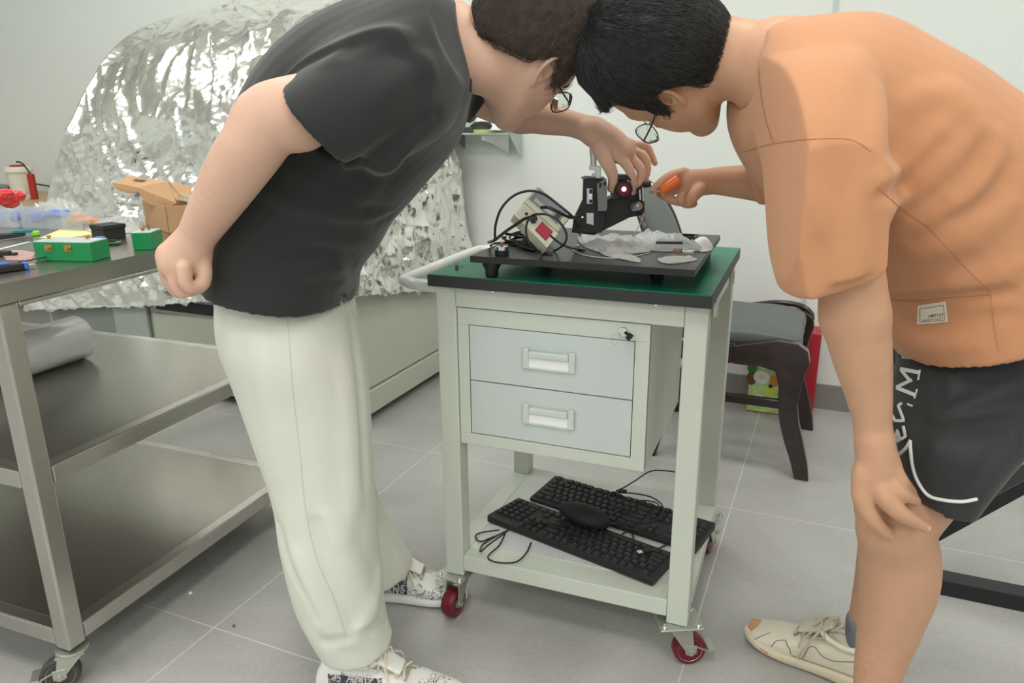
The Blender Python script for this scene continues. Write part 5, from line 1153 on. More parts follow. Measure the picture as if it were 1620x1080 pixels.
mb = MB(); c0 = eq(.2, .45)+en*.0005; mb.tube([c0, c0+en*.0012], .0032, 14); mb.build('jack', BLKPL, ep, world=True)
mb = MB(); c0 = eq(.40, .45); mb.tube([c0-en*.001, c0+en*.010], .006, 16); mb.build('plug', BLKPL, PS, world=True, smooth=True)
# cables
CAB = mat('black_cable', (30, 31, 31), 0.45)
def cable(name, pts, r, label, m=CAB, group=None, n=8, cat='cable'):
    mb = MB(); mb.tube(spline(pts, n), r, 8); o = mb.build(name, m, None, world=True, smooth=True, origin=tuple(pts[0])); return tag(o, label, cat, group)
cable('cable', [at(783, 378, 1.42), at(784, 356, 1.42), at(793, 330, 1.42), at(812, 310, 1.425), at(836, 302, 1.43), at(860, 307, 1.42), at(885, 325, 1.40), at(905, 342, 1.40), at(912, 352, 1.42), onz(918, 372, BZ+.004)], .0024, 'black cable arching high over the power supply box')
cable('cable', [onz(773, 383, BZ+.004), at(782, 380, 1.40), at(800, 366, 1.40), at(818, 354, 1.395), at(828, 347, 1.385), at(836, 344, 1.37)], .0030, 'black cable reaching from the box end down to the left board edge')
cable('cable', [at(838, 343, 1.36), at(848, 339, 1.345), at(868, 340, 1.34), at(886, 352, 1.335), at(896, 370, 1.335), at(893, 385, 1.345), onz(878, 396, BZ+.003), onz(860, 399, BZ+.003), at(842, 390, 1.335), at(833, 372, 1.335), at(833, 355, 1.34), at(838, 345, 1.35)], .0021, 'black cable looped round in front of the power supply box')
cable('cable', [at(856, 328, 1.39), at(870, 329, 1.38), at(888, 338, 1.385), at(904, 344, 1.40), at(918, 342, 1.44)], .0030, 'black cable lying over the box panel towards the bracket')
cable('cable', [at(870, 372, 1.335), at(882, 382, 1.34), at(894, 389, 1.35), onz(912, 394, BZ+.004), onz(925, 396, BZ+.003)], .0020, 'black cable leaving the red switch towards the plastic bags')
cable('cable', [onz(776, 389, BZ+.003), onz(783, 385, BZ+.003), onz(800, 384, BZ+.004), onz(815, 386, BZ+.004), onz(830, 391, BZ+.005), onz(845, 396, BZ+.004)], .0022, 'black cable curling round the round post base')
for i in range(5):
    ph = i*1.3; r0 = .030+.006*(i % 3); c0 = onz(835, 387, BZ)
    cable('cable_coil', [c0+Vector((math.cos(a+ph)*r0*1.25, math.sin(a+ph)*r0*.75, .004+.0045*i+.003*math.sin(3*a))) for a in np.linspace(0, 5.6, 12)], .0023, 'loose turn of black cable heaped beneath the tipped power supply', group='turns of cable under the power supply', n=4)
m = MB(); c0 = onz(845, 392, BZ)
m.lathe([(.022, 0), (.030, .003), (.025, .016), (.010, .030), (.0005, .031)], 20, M=T(*c0)); o = m.build('black_pouch', mat('black_foam', (36, 37, 38), .8), None, world=True, smooth=True, origin=tuple(c0)); tag(o, 'crumpled black cable bundle lump beneath the power supply box', 'cable bundle')
mb = MB(); c0 = onz(858, 400, BZ+.001); mb.tube([c0+Vector((0, 0, .004)), c0+Vector((.012, -.004, .005)), c0+Vector((.020, -.007, .004))], [.0042, .0048, .0038], 12); o = mb.build('connector_plug', mat('grey_plug', (150, 150, 152), .4), None, world=True, smooth=True, origin=tuple(c0)); tag(o, 'small grey connector plug below the looped cable', 'plug')
# post holder
c0 = onz(794, 403, BZ+.0003); ph = thing('post_base', 'round black and chrome post base with brown screw on the board corner', 'post base', tuple(c0))
m = MB(); m.lathe([(.0135, 0), (.0135, .009), (.0125, .010)], 32); m.build('base', BLKMETAL, ph, smooth=True)
m = MB(); m.lathe([(.0122, .0102), (.0122, .0165), (.0115, .017)], 32); m.build('chrome_ring', CHROME, ph, smooth=True)
BRN = mat('brown_plastic', (150, 84, 74), .5)
m = MB(); m.lathe([(.0034, .0172), (.0034, .0235), (.003, .024)], 16); m.build('brown_screw', BRN, ph, smooth=True)
c0 = onz(723, 425.5, CZ+.0003); m = MB(); m.lathe([(.0037, 0), (.0037, .0085), (.0033, .009)], 18, M=T(*c0)); o = m.build('brown_cap', BRN, None, world=True, smooth=True, origin=tuple(c0)); tag(o, 'small reddish brown cap standing on the green trolley top', 'cap')
c0 = onz(731, 420, CZ+.0003); m = MB(); m.lathe([(.0028, 0), (.0028, .008), (.002, .0085)], 18, M=T(*c0)); o = m.build('pale_peg', mat('frosted_peg', (206, 226, 220), .3, trans=.3), None, world=True, smooth=True, origin=tuple(c0)); tag(o, 'tiny pale cap beside the brown cap on the green top', 'cap')
c0 = onz(913, 389, BZ+.0004); m = MB(); m.lathe([(.005, 0), (.005, .002), (.0045, .0023)], 20, M=T(*c0)); o = m.build('white_disc', mat('white_disc', (226, 226, 220), .4), None, world=True, smooth=True, origin=tuple(c0)); tag(o, 'small white disc on the board left of the plastic bag', 'disc')
# square black holder at the far right of the board
xh, yh = bxy(onz(1085, 381, BZ)); t = thing('square_holder', 'low square black optic holder near the back right board corner', 'holder', tuple(bd(xh, yh, BZ+.0003)), BA)
m = MB(); w_ = .022; m.box(-w_, w_, -w_, -w_+.005, 0, .012); m.box(-w_, w_, w_-.005, w_, 0, .012); m.box(-w_, -w_+.005, -w_+.005, w_-.005, 0, .012); m.box(w_-.005, w_, -w_+.005, w_-.005, 0, .012); m.box(-w_+.005, w_-.005, -w_+.005, w_-.005, 0, .003); m.build('holder_body', BLKMETAL, t, bevel=.0006)
# clear plastic bags
BAG = mat('clear_plastic_bag', (222, 226, 224), .22, vary=.02, trans=.35, ior=1.2, alpha=.72, spec=.6, coat=.3, bump=.4, bscale=50, bdist=.004)
def bag(name, outline, h, label, m=BAG, z=BZ, seed=1, amp=.010, cat='plastic bag', n=26):
    P = [onz(a, b, z+.002) for a, b in outline]; c_ = sum(P, Vector())/len(P); S_ = spline(P, 5, closed=True); K = len(S_)
    V = []; F = []; R_ = 12
    for s_ in (1, -1):
        for r_ in range(R_+1):
            f_ = r_/R_
            for k in range(K):
                p = c_.lerp(S_[k], f_); nz_ = noise.noise(Vector((p.x*38+seed, p.y*38, seed*3.0)))+.6*noise.noise(Vector((p.x*90, p.y*90, seed)))
                hh = h*(1-f_**2.2)*(1+.0*nz_)+amp*max(0, nz_+.25)*(1 if f_ < .99 else .6)
                V.append(Vector((p.x, p.y, z+.0012+(hh if s_ > 0 else 0.0)+(.0 if s_ > 0 else -.0002))))
    n1 = (R_+1)*K
    for s_ in (0, 1):
        for r_ in range(R_):
            for k in range(K):
                a = s_*n1+r_*K+k; b_ = s_*n1+r_*K+(k+1) % K; F.append((a, b_, b_+K, a+K) if s_ == 0 else (a, a+K, b_+K, b_))
    for k in range(K): F.append((R_*K+k, R_*K+(k+1) % K, n1+R_*K+(k+1) % K, n1+R_*K+k))
    o = mesh_obj(name, V, F, m, None, smooth=True, origin=tuple(c_)); o.data.set_sharp_from_angle(angle=math.radians(25)); return tag(o, label, cat)
bag('plastic_bag', [(914, 374), (940, 374), (972, 373), (1000, 377), (1022, 385), (1030, 396), (1006, 400), (980, 401), (955, 399), (935, 394), (922, 388)], .010, 'crinkled clear plastic bag with a pinkish item in the board middle', seed=2)
bag('plastic_bag', [(945, 390), (965, 394), (985, 401), (1008, 406), (1012, 414), (985, 409), (960, 404), (948, 398)], .003, 'flat frosted plastic strip hanging out below the large bag', seed=4, amp=.004)
bag('plastic_bag', [(1002, 374), (1022, 369), (1048, 373), (1080, 377), (1096, 386), (1122, 396), (1092, 396), (1050, 397), (1018, 392)], .012, 'pale folded plastic wrapping with a dark stick on top', seed=7)
bag('plastic_bag', [(1040, 410), (1060, 404), (1085, 406), (1104, 409), (1085, 414), (1055, 416)], .004, 'small clear bag at the front right board corner', seed=9, amp=.005)
WB = mat('white_foam_wrap', (232, 234, 230), .6, vary=.02)
bag('foam_wrap', [(1094, 386), (1102, 379), (1118, 380), (1127, 387), (1126, 395), (1108, 397)], .012, 'small puffy white foam wrap at the right board edge', WB, seed=11, amp=.003, cat='foam wrap')
bag('pink_item', [(960, 384), (985, 384), (1000, 390), (990, 396), (966, 395)], .006, 'pale pink flat item inside the clear bag', mat('pale_pink_item', (222, 196, 200), .6), seed=12, amp=.001, cat='item')
mb = MB(); a, b = onz(1038, 383.5, BZ+.020), onz(1080, 384, BZ+.020); mb.tube([a, b], .0026, 12); o = mb.build('dark_stick', mat('dark_graphite', (52, 54, 54), .5), None, world=True, smooth=True, origin=tuple(a)); tag(o, 'short dark rod resting on the pale plastic wrapping', 'rod')
c0 = onz(1075, 403, BZ+.0015); t = thing('metal_fitting', 'small brass and silver fitting in the clear bag near the board corner', 'fitting', tuple(c0), BA)
m = MB(); m.box(-.012, .004, -.006, .006, .004, .012, bev=.001); m.build('brass_block', mat('old_brass', (150, 116, 92), .4, .6), t)
m = MB(); m.box(.005, .026, -.006, .006, .004, .010, bev=.001); m.lathe([(.004, .0105), (.004, .0125), (.0015, .0126)], 14, M=T(.010, 0, 0)); m.build('silver_block', SILV, t)

# ------------------------------------------------------------------ keyboards and the mouse on the lower shelf
KEYC = mat('key_cap', (38, 39, 40), .55, vary=.05); KBB = mat('keyboard_case', (30, 31, 32), .5, vary=.05)
KZ = SZ+.0029; KEYW = mat('key_legend', (118, 120, 120), .6)
def keyboard(label, A, B, Cc, loc_z, tilt=0.0, group=None, flip=False):
    """A: pixel of the near-left bottom corner, B: near-right corner; Cc: far-left side"""
    a, b = onz(*A, loc_z), onz(*B, loc_z); d = b-a; ang = math.atan2(d.y, d.x); L_, D_ = .438, .128
    t = thing('keyboard', label, 'keyboard', (a.x, a.y, loc_z), ang)
    if flip: pass
    m = MB(); m.prism([(0, 0), (L_, 0), (L_, D_), (0, D_)], .006); 
    m = MB(); Mx = Matrix(((0, 0, 1, 0), (1, 0, 0, 0), (0, 1, 0, 0), (0, 0, 0, 1)))
    m.prism([(0, .004), (.003, 0), (D_-.003, 0), (D_, .004), (D_, .0175 if not flip else .010), (D_-.004, .020 if not flip else .0115), (.004, .0115 if not flip else .020), (0, .010 if not flip else .0175)], L_, M=Mx)
    m.build('case', KBB, t, bevel=.0012)
    sl0 = (.020-.0115)/(D_-.008)
    def zt(y): return .0116+sl0*(y-.004) if not flip else .020-sl0*(y-.004)
    rows_ = []
    # key rows from the typist's side to the far side; flip puts the typist on the far side
    U = .0187
    def K(x, r, w=1.0):
        y = .010+r*U+(.004 if r == 5 else 0); rows_.append((x, y, w))
    for r in range(6):
        x = .010
        if r == 5: ks = [1]+[-.9]+[1]*4+[-.45]+[1]*4+[-.45]+[1]*4
        elif r == 4: ks = [1]*13+[2]
        elif r == 3: ks = [1.5]+[1]*12+[1.5]
        elif r == 2: ks = [1.8]+[1]*11+[2.2]
        elif r == 1: ks = [2.3]+[1]*10+[2.7]
        else: ks = [1.25]*3+[5.9]+[1.25]*4
        for w in ks:
            if w < 0: x += -w*U; continue
            K(x, r, w); x += w*U
        x = .010+15.25*U
        if r in (5, 4, 3):
            for i in range(3): K(x+i*U, r)
        elif r == 1: K(x+U, r)
        elif r == 0:
            for i in range(3): K(x+i*U, r)
        x = .010+18.6*U
        if r < 5:
            for i in range(4):
                if r == 0 and i == 1: continue
                if r == 0 and i == 0: K(x, r, 2); continue
                K(x+i*U, r)
    keys = []
    for (x, y, w) in rows_:
        if x+w*U > L_-.004: continue
        if flip: x = L_-x-w*U; y = D_-y-U
        m = MB(); w_, h_ = w*U-.0022, U-.0024; z0_ = zt(y+h_/2)-.0002
        V = [(0, 0, 0), (w_, 0, 0), (w_, h_, 0), (0, h_, 0), (.0018, .0014, .0042), (w_-.0018, .0014, .0042), (w_-.0018, h_-.0024, .0042), (.0018, h_-.0024, .0042)]
        V = [(a_, b_, c_+ (zt(y+b_)-zt(y+h_/2))) for a_, b_, c_ in V]
        m.add(V, [(0, 3, 2, 1), (4, 5, 6, 7), (0, 1, 5, 4), (1, 2, 6, 5), (2, 3, 7, 6), (3, 0, 4, 7)])
        if w < 2: 
            m.cur = 1; cx_, cy_ = .0045, h_-.0062; zz = .00435; dz_ = (zt(y+cy_)-zt(y+h_/2)); m.box(cx_, cx_+.0022, cy_-.0005, cy_+.0026, zz-.0003+dz_, zz+.00005+dz_); m.cur = 0
        keys.append(((x, y, z0_), w_, m))
    random.shuffle(keys); KS = keys
    rest = MB(); cnt = 0
    KS.sort(key=lambda q: q[0][1])
    for (loc, w_, m) in KS:
        if cnt < 100:
            o = m.build('key', [KEYC, KEYW], t); o.location = loc; cnt += 1
        else:
            n0 = len(rest.v); rest.v += [v+Vector(loc) for v in m.v]; rest.f += [tuple(i+n0 for i in f) for f in m.f]; rest.mi += m.mi
    if rest.v: o = rest.build('rear_keys', [KEYC, KEYW], t); o['kind'] = 'stuff'
    return t, ang, L_, D_
k1 = keyboard('black keyboard at the front of the lower shelf, near the edge', (771, 826), (1036, 930), None, KZ, flip=True)
k2 = keyboard('black keyboard farther back on the lower shelf under the cables', (838, 793), (1104, 879), None, KZ, flip=False)
# mouse lying over both keyboards
mc = onz(922, 812, KZ+.038); f = Field((-.075, -.045, -.03), (.075, .045, .04), .0022)
f.ell((0, 0, 0), (.062, .034, .026), None, 0); f.ell((.02, 0, -.002), (.044, .036, .024), None, .02); f.plane((0, 0, -.012), (0, 0, -1), .003); f.cone((-.060, 0, .006), (-.018, 0, .0235), .0012, .0012, .001, 'sub')
mo = thing('mouse', 'black computer mouse lying across the two keyboards', 'mouse', (mc.x, mc.y, KZ+.033), math.radians(-28), rot=(math.radians(-18), math.radians(4), math.radians(-32)))
ob = f.build('mouse_body', mat('rubber_black', (26, 27, 28), .65), None); ob.parent = mo
m = MB(); m.lathe([(.006, -.003), (.007, -.001), (.007, .001), (.006, .003)], 18, M=T(-.038, 0, .0155) @ R('X', 90)); m.build('scroll_wheel', BLKPL, mo, smooth=True)
z = KZ+.024
cable('cable', [onz(945, 850, z), onz(930, 858, z-.004), onz(905, 850, z), onz(880, 832, z), onz(850, 826, z), onz(825, 830, z), onz(805, 838, z-.01), onz(790, 845, KZ+.004), onz(765, 860, KZ+.003), onz(760, 872, KZ+.003), onz(775, 860, KZ+.006), onz(800, 842, KZ+.02), onz(812, 830, z)], .0018, 'black keyboard cable bundled at the left corner of the shelf')
cable('cable', [onz(797, 842, KZ+.012), onz(778, 850, KZ+.004), onz(760, 856, KZ+.003), onz(752, 848, KZ+.003), onz(762, 842, KZ+.003), onz(790, 838, KZ+.012)], .0018, 'small black cable loop left of the front keyboard')
cable('cable', [onz(800, 842, KZ+.014), onz(790, 862, KZ+.003), onz(772, 880, KZ+.003), onz(785, 889, KZ+.003), onz(815, 889, KZ+.003), onz(832, 875, KZ+.003), onz(840, 858, KZ+.003)], .0018, 'black cable looping in front of the keyboard on the white shelf')
cable('cable', [onz(1084, 752, KZ+.094), onz(1075, 749, KZ+.09), onz(1060, 745, KZ+.085), onz(1030, 745, KZ+.08), onz(1005, 760, KZ+.06), onz(985, 772, KZ+.04), onz(970, 778, KZ+.026), onz(960, 786, KZ+.026)], .0018, 'black cable rising to the right leg above the keyboards')
cable('cable', [onz(975, 779, KZ+.028), onz(1000, 780, KZ+.028), onz(1030, 786, KZ+.030), onz(1048, 800, KZ+.030), onz(1044, 818, KZ+.030), onz(1015, 828, KZ+.030), onz(980, 828, KZ+.030), onz(955, 820, KZ+.030)], .0018, 'black mouse cable coiled on the back keyboard')
cable('cable', [onz(962, 783, KZ+.026), onz(972, 800, KZ+.03), onz(1000, 812, KZ+.03), onz(1035, 812, KZ+.03), onz(1040, 796, KZ+.03), onz(1010, 792, KZ+.03), onz(980, 806, KZ+.03), onz(950, 826, KZ+.034)], .0018, 'second coil of black cable on the back keyboard')
cable('cable', [onz(940, 838, KZ+.03), onz(960, 828, KZ+.03), onz(1000, 832, KZ+.026), onz(984, 845, KZ+.006), onz(978, 852, KZ+.004), onz(960, 848, KZ+.01), onz(952, 836, KZ+.028)], .0018, 'black cable loop hanging between the two keyboards')
cable('cable', [onz(1060, 858, KZ+.004), onz(1040, 868, KZ+.012), onz(1020, 872, KZ+.022), onz(1010, 866, KZ+.02), onz(1002, 850, KZ+.004), onz(1000, 842, KZ+.006)], .0018, 'black cable running over the front keyboard to the right leg')
def usb(px, py, z, ang, label):
    c0 = onz(px, py, z); t = thing('usb_plug', label, 'plug', tuple(c0), ang); m = MB(); m.box(-.009, .012, -.006, .006, 0, .008, bev=.002); m.build('plug_grip', BLKPL, t); m = MB(); m.box(-.021, -.0095, -.0058, .0058, .0015, .0062, bev=.0004); m.build('metal_tip', CHROME, t)
usb(984, 779, KZ+.024, -.1, 'plug with silver tip on the back keyboard'); usb(1022, 874, KZ+.018, .3, 'plug with silver tip on the front keyboard right end')

# ------------------------------------------------------------------ things on the steel table
def tz_(px, py): return onz(px, py, TZ)
BOXG = mat('green_box_paint', (24, 134, 76), .4, vary=.03); LIDG = mat('grey_lid', (186, 198, 198), .3, vary=.03); BRASS = mat('brass', (196, 160, 96), .3, .9)
def inst_box(p0, p1, D_, h, label, conn, knobs):
    a, b = tz_(*p0), tz_(*p1); d = b-a; L_ = d.length; t = thing('green_instrument_box', label, 'instrument box', (a.x, a.y, TZ+.0004), math.atan2(d.y, d.x), 'green boxes')
    del t['group']
    m = MB(); m.box(0, L_, 0, D_, 0, h, bev=.0008); m.build('box_body', BOXG, t); m = MB(); m.box(.0008, L_-.0008, .0008, D_-.0008, h, h+.002, bev=.0005); m.build('lid', LIDG, t)
    for u in conn:
        x = u*L_; m = MB(); m.box(x-.010, x+.006, -.0012, 0, h*.52, h*.88); cp = m.build('connector_plate', BRASS, t); m = MB(); m.lathe([(.0042, 0), (.0042, .008), (.003, .0082)], 16, M=T(x, 0, h*.7) @ R('X', 90)); m.build('connector', BRASS, cp, smooth=True)
    for x, y in knobs:
        m = MB(); m.lathe([(.003, h+.002), (.003, h+.006), (.0045, h+.0062), (.0045, h+.0085), (.003, h+.009)], 14, M=T(x, y, 0)); m.build('screw', BRASS, t, smooth=True)
    return t
inst_box((57, 412), (147, 414), .054, .036, 'long green instrument box with grey lid and two brass connectors', (.28, .62), ((.012, .03), (.09, .038)))
t = inst_box((211, 395.5), (242, 395), .058, .035, 'short green instrument box near the hand with knobs on its lid', (), ((.016, .02), (.024, .034), (.010, .042)))
# black box
a, b = tz_(146, 377), tz_(170, 379); t = thing('black_box', 'small black lidded box behind the green boxes', 'box', (a.x, a.y, TZ+.0004), math.atan2(b.y-a.y, b.x-a.x)-.15)
m = MB(); m.box(0, .052, 0, .052, 0, .022, bev=.001); m.build('box_body', BLKPL, t); m = MB(); m.box(-.002, .054, -.002, .054, .0222, .032, bev=.0012); m.build('lid', BLKPL, t)
# cardboard box with open flaps
CARD = mat('cardboard', (188, 150, 112), .8, vary=.04, scale=30, bump=.1); CARDD = mat('cardboard_print', (126, 112, 98), .8)
c0 = tz_(267, 369); l0 = tz_(231, 356); el = (l0-c0); wl_ = el.length; el.normalize(); er = Vector((el.y, -el.x, 0)); er = er if er.y > 0 else -er; wr_ = .075
def zat(P, py):                       # height above P at which it is seen on the row py
    lo_, hi_ = 0, .4
    for _ in range(40):
        m_ = (lo_+hi_)/2
        if pj(P+Vector((0, 0, m_)))[1] > py: lo_ = m_
        else: hi_ = m_
    return lo_
hb = zat(c0, 327)
t = thing('cardboard_box', 'open brown cardboard box with raised flaps behind the bent arm', 'box', tuple(c0+Vector((0, 0, .0004))))
def sheet(name, pts, th, m, parent):
    n_ = (pts[1]-pts[0]).cross(pts[2]-pts[0]).normalized()*th; k = len(pts); mb = MB(); mb.add(list(pts)+[p+n_ for p in pts], [tuple(range(k-1, -1, -1)), tuple(range(k, 2*k))]+[(i_, (i_+1) % k, k+(i_+1) % k, k+i_) for i_ in range(k)]); return mb.build(name, m, parent, world=True)
up_ = Vector((0, 0, hb)); mb = MB(); th = .002
def wallp(a, b):
    d_ = (b-a).normalized(); n_ = Vector((-d_.y, d_.x, 0))*th; cen = c0+el*wl_/2+er*wr_/2; n_ = n_ if (cen-a).dot(n_) > 0 else -n_
    mb.add([a, b, b+n_, a+n_, a+up_, b+up_, b+n_+up_, a+n_+up_], [(0, 3, 2, 1), (4, 5, 6, 7), (0, 1, 5, 4), (1, 2, 6, 5), (2, 3, 7, 6), (3, 0, 4, 7)])
q_ = [c0+Vector((0, 0, .0005)), c0+el*wl_+Vector((0, 0, .0005)), c0+el*wl_+er*wr_+Vector((0, 0, .0005)), c0+er*wr_+Vector((0, 0, .0005))]
for a, b in zip(q_, q_[1:]+q_[:1]): wallp(a, b)
mb.add(q_, [(0, 1, 2, 3)]); mb.build('box_body', CARD, t, world=True)
yc = (c0+el*wl_*.5).y
fl_ = spline([at(216, 296, yc-.005), at(219, 303, yc-.006), at(229, 318, yc-.008), at(246, 326, yc-.010), at(266, 327, yc-.014), at(279, 321, yc-.014)], 5)
sheet('front_flap', [at(266, 287, yc+.02)]+fl_, .0016, CARD, t)
a_ = [at(178, 289, yc+.010), at(207, 278, yc+.070), at(266, 287, yc+.022), at(216, 296, yc-.004)]; sheet('lid_flap', a_, .0016, CARD, t)
sheet('lid_tongue', spline([at(178, 290, yc+.008), at(180, 295, yc+.006), at(188, 301, yc+.004), at(202, 305, yc+.0), at(219, 303, yc-.006)], 4)+[at(216, 296.5, yc-.004)], .0016, CARD, t)
sheet('side_flap', [at(267, 287, yc+.022), at(305, 295, yc+.05), at(297, 313, yc+.0), at(284, 308, yc-.002)], .0016, CARD, t)
sheet('inner_flap', [at(267, 288, yc+.024), at(284, 309, yc+.0), at(281, 318, yc-.01), at(270, 300, yc+.008)], .0016, CARD, t)
pm = [at(209, 287.5, yc+.030), at(216, 285.5, yc+.042), at(233, 288, yc+.036), at(226, 290.5, yc+.022)]; nn_ = (a_[1]-a_[0]).cross(a_[2]-a_[0]).normalized(); nn_ = nn_ if nn_.z > 0 else -nn_
pm = [p-nn_*((p-a_[0]).dot(nn_)-.0022) for p in pm]; sheet('printed_mark', pm, .0002, CARDD, t)

# yellow papers
for i, (P_, dz, mt, lb_) in enumerate((([(62, 377), (98, 378), (146, 371), (140, 364), (104, 360)], .0008, mat('yellow_paper', (228, 226, 160), .8), 'pale yellow sheet of paper lying left of the black box'), ([(92, 379), (115, 381), (148, 374), (146, 370), (110, 374)], .0002, mat('brown_paper', (170, 140, 108), .8), 'brown card edge sticking out below the yellow sheet'))):
    m = MB(); V = [tz_(*p)+Vector((0, 0, dz)) for p in P_]; n_ = len(V); m.add(V+[v+Vector((0, 0, .0004)) for v in V], [tuple(range(n_-1, -1, -1)), tuple(range(n_, 2*n_))]+[(k, (k+1) % n_, n_+(k+1) % n_, n_+k) for k in range(n_)])
    o = m.build('paper_sheet', mt, None, world=True, origin=tuple(V[0])); tag(o, lb_, 'paper')
# transparent organiser with blue and orange bags
CLR = mat('clear_box_plastic', (225, 232, 236), .12, vary=.02, trans=.6, alpha=.5, ior=1.3, coat=.4)
def tray(p0, p1, D_, h, cells, label):
    a, b = tz_(*p0), tz_(*p1); d = b-a; L_ = d.length; t = thing('clear_organiser', label, 'organiser box', (a.x, a.y, TZ+.0004), math.atan2(d.y, d.x))
    m = MB(); th = .0016; m.box(0, L_, 0, th, 0, h); m.box(0, L_, D_-th, D_, 0, h); m.box(0, th, th, D_-th, 0, h); m.box(L_-th, L_, th, D_-th, 0, h); m.box(th, L_-th, th, D_-th, 0, .0015)
    m.build('tray', CLR, t)
    for k in range(1, cells): m = MB(); m.box(k*L_/cells, k*L_/cells+.0012, th, D_-th, .0016, h*.92); m.build('divider', CLR, t)
    return t, L_
BLU = mat('blue_bag_plastic', (84, 112, 206), .35, vary=.15, scale=60, coat=.3); ORG = mat('orange_bag_plastic', (232, 160, 110), .4, vary=.1); PUR = mat('violet_bag_plastic', (130, 90, 130), .4, vary=.15)
def lump(name, c_, r, m, label, group, seed):
    f = Field(Vector(c_)-Vector((r*2.0,)*3), Vector(c_)+Vector((r*2.0,)*3), .0028); rg = np.random.default_rng(seed)
    for k in range(7): f.ell(Vector(c_)+Vector((rg.normal(0, r*.42), rg.normal(0, r*.34), rg.uniform(-.3, .45)*r)), (r*rg.uniform(.4, .75), r*rg.uniform(.35, .6), r*rg.uniform(.3, .5)), None, .003)
    f.wrinkle(.0014, 260, (1, 1, 1), seed); o = f.build(name, m, None, origin=tuple(c_)); return tag(o, label, 'bag', group)
tray1, L1 = tray((36, 361), (132, 366), .070, .046, 3, 'clear plastic organiser box holding blue and orange bags')
a_ = tray1.location; ang_ = tray1.rotation_euler.z; ex = Vector((math.cos(ang_), math.sin(ang_), 0)); ey = Vector((-ex.y, ex.x, 0))
for i, (u, m_, lb_) in enumerate(((.16, BLU, 'crumpled blue bag in the left cell of the organiser'), (.50, BLU, 'crumpled blue bag in the middle cell of the organiser'), (.84, ORG, 'crumpled orange bag in the right cell of the organiser'))):
    lump('small_bag', a_+ex*(u*L1)+ey*.034+Vector((0, 0, .026)), .025, m_, lb_, None, 20+i)
tray2, L2 = tray((-30, 358), (30, 361), .070, .046, 2, 'clear organiser box cut by the left frame edge')
a_ = tray2.location; ang_ = tray2.rotation_euler.z; ex = Vector((math.cos(ang_), math.sin(ang_), 0)); ey = Vector((-ex.y, ex.x, 0))
lump('small_bag', a_+ex*(L2*.75)+ey*.034+Vector((0, 0, .020)), .024, BLU, 'blue crumpled bag at the left frame edge', None, 31)
lump('small_bag', a_+ex*(L2*.3)+ey*.034+Vector((0, 0, .020)), .022, BLU, 'blue bag half outside the left frame edge', None, 33)
def heap(name, outline, h, label, m, seed, amp, z=TZ, cat='plastic film'): return bag(name, outline, h, label, m, z, seed, amp, cat)
WRAP = mat('clear_wrap', (228, 230, 226), .18, vary=.02, trans=.3, alpha=.55, ior=1.2, coat=.5, bump=.5, bscale=40, bdist=.006)
heap('clear_film', [(40, 345), (80, 340), (120, 345), (150, 352), (140, 360), (100, 362), (60, 358)], .050, 'crinkled clear film heaped over the organiser box', WRAP, 41, .02)
heap('clear_film', [(135, 362), (170, 352), (215, 350), (232, 358), (225, 366), (190, 368), (150, 368)], .018, 'crinkled clear film between organiser and cardboard box', WRAP, 43, .014)
heap('clear_film', [(0, 345), (20, 340), (45, 342), (40, 356), (10, 358)], .052, 'clear bag standing at the left edge over the blue bags', WRAP, 45, .02)
# red bag at the far left
lump('red_bag', at(10, 312, 1.75), .036, mat('red_bag_plastic', (206, 36, 40), .3, vary=.1, coat=.4), 'bright red plastic bag at the left frame edge', None, 51)
# tools at the left front of the table
BLUP = mat('blue_plastic', (50, 110, 190), .4)
def tool(name, p0, p1, parts, label, z0=TZ+.0005, cat='tool'):
    a, b = onz(*p0, z0), onz(*p1, z0); d = b-a; L_ = d.length; t = thing(name, label, cat, (a.x, a.y, z0), math.atan2(d.y, d.x))
    for nm, u0, u1, w, h, zo, mt in parts: m = MB(); m.box(u0*L_, u1*L_, -w/2, w/2, zo, zo+h, bev=min(w, h)*.2); m.build(nm, mt, t)
    return t
tool('utility_cutter', (-40, 436), (48, 424), (('handle', 0, .86, .022, .013, 0, BLKPL), ('blue_slider', .3, .62, .018, .003, .0132, BLUP), ('blue_end', .862, .96, .021, .0125, 0, BLUP), ('metal_tip', .962, 1.1, .012, .006, .002, SILV)), 'black and blue cutter handle at the left front table edge')
tool('steel_tweezers', (30, 420), (84, 410), (('lower_arm', 0, 1, .006, .0015, 0, SILV), ('upper_arm', 0, .98, .005, .0015, .006, BLKPL), ('joint', 0, .12, .0062, .0044, .00155, SILV)), 'dark slim tweezers lying in front of the long green box')
tool('pliers', (-40, 405), (24, 404), (('handle', 0, .9, .012, .010, 0, BLKPL), ('upper_handle', .0, .55, .012, .009, .0102, BLKPL), ('jaw', .902, 1.05, .010, .006, 0, BLKPL)), 'black pliers at the left frame edge')
tool('tool_roll', (-30, 377), (56, 372), (('case', 0, .8, .030, .008, 0, BLKPL), ('green_grip', .6, .95, .028, .007, .0082, mat('teal_plastic', (36, 122, 122), .4)), ('lime_end', .952, 1.08, .022, .010, 0, mat('lime_plastic', (140, 210, 60), .4))), 'black and teal tool with lime green end near the organiser')
tool('grey_ruler', (-40, 386), (44, 374), (('blade', 0, 1, .018, .002, 0, SILV), ('black_rail', .0, .9, .004, .004, .0021, BLKPL)), 'silver ruler beside the lime ended tool', z0=TZ+.0005)
tool('plastic_strip', (-30, 402), (46, 383), (('blade', 0, 1, .010, .0012, 0, mat('white_plastic', (222, 224, 222), .4)),), 'long white plastic strip at the left of the table')
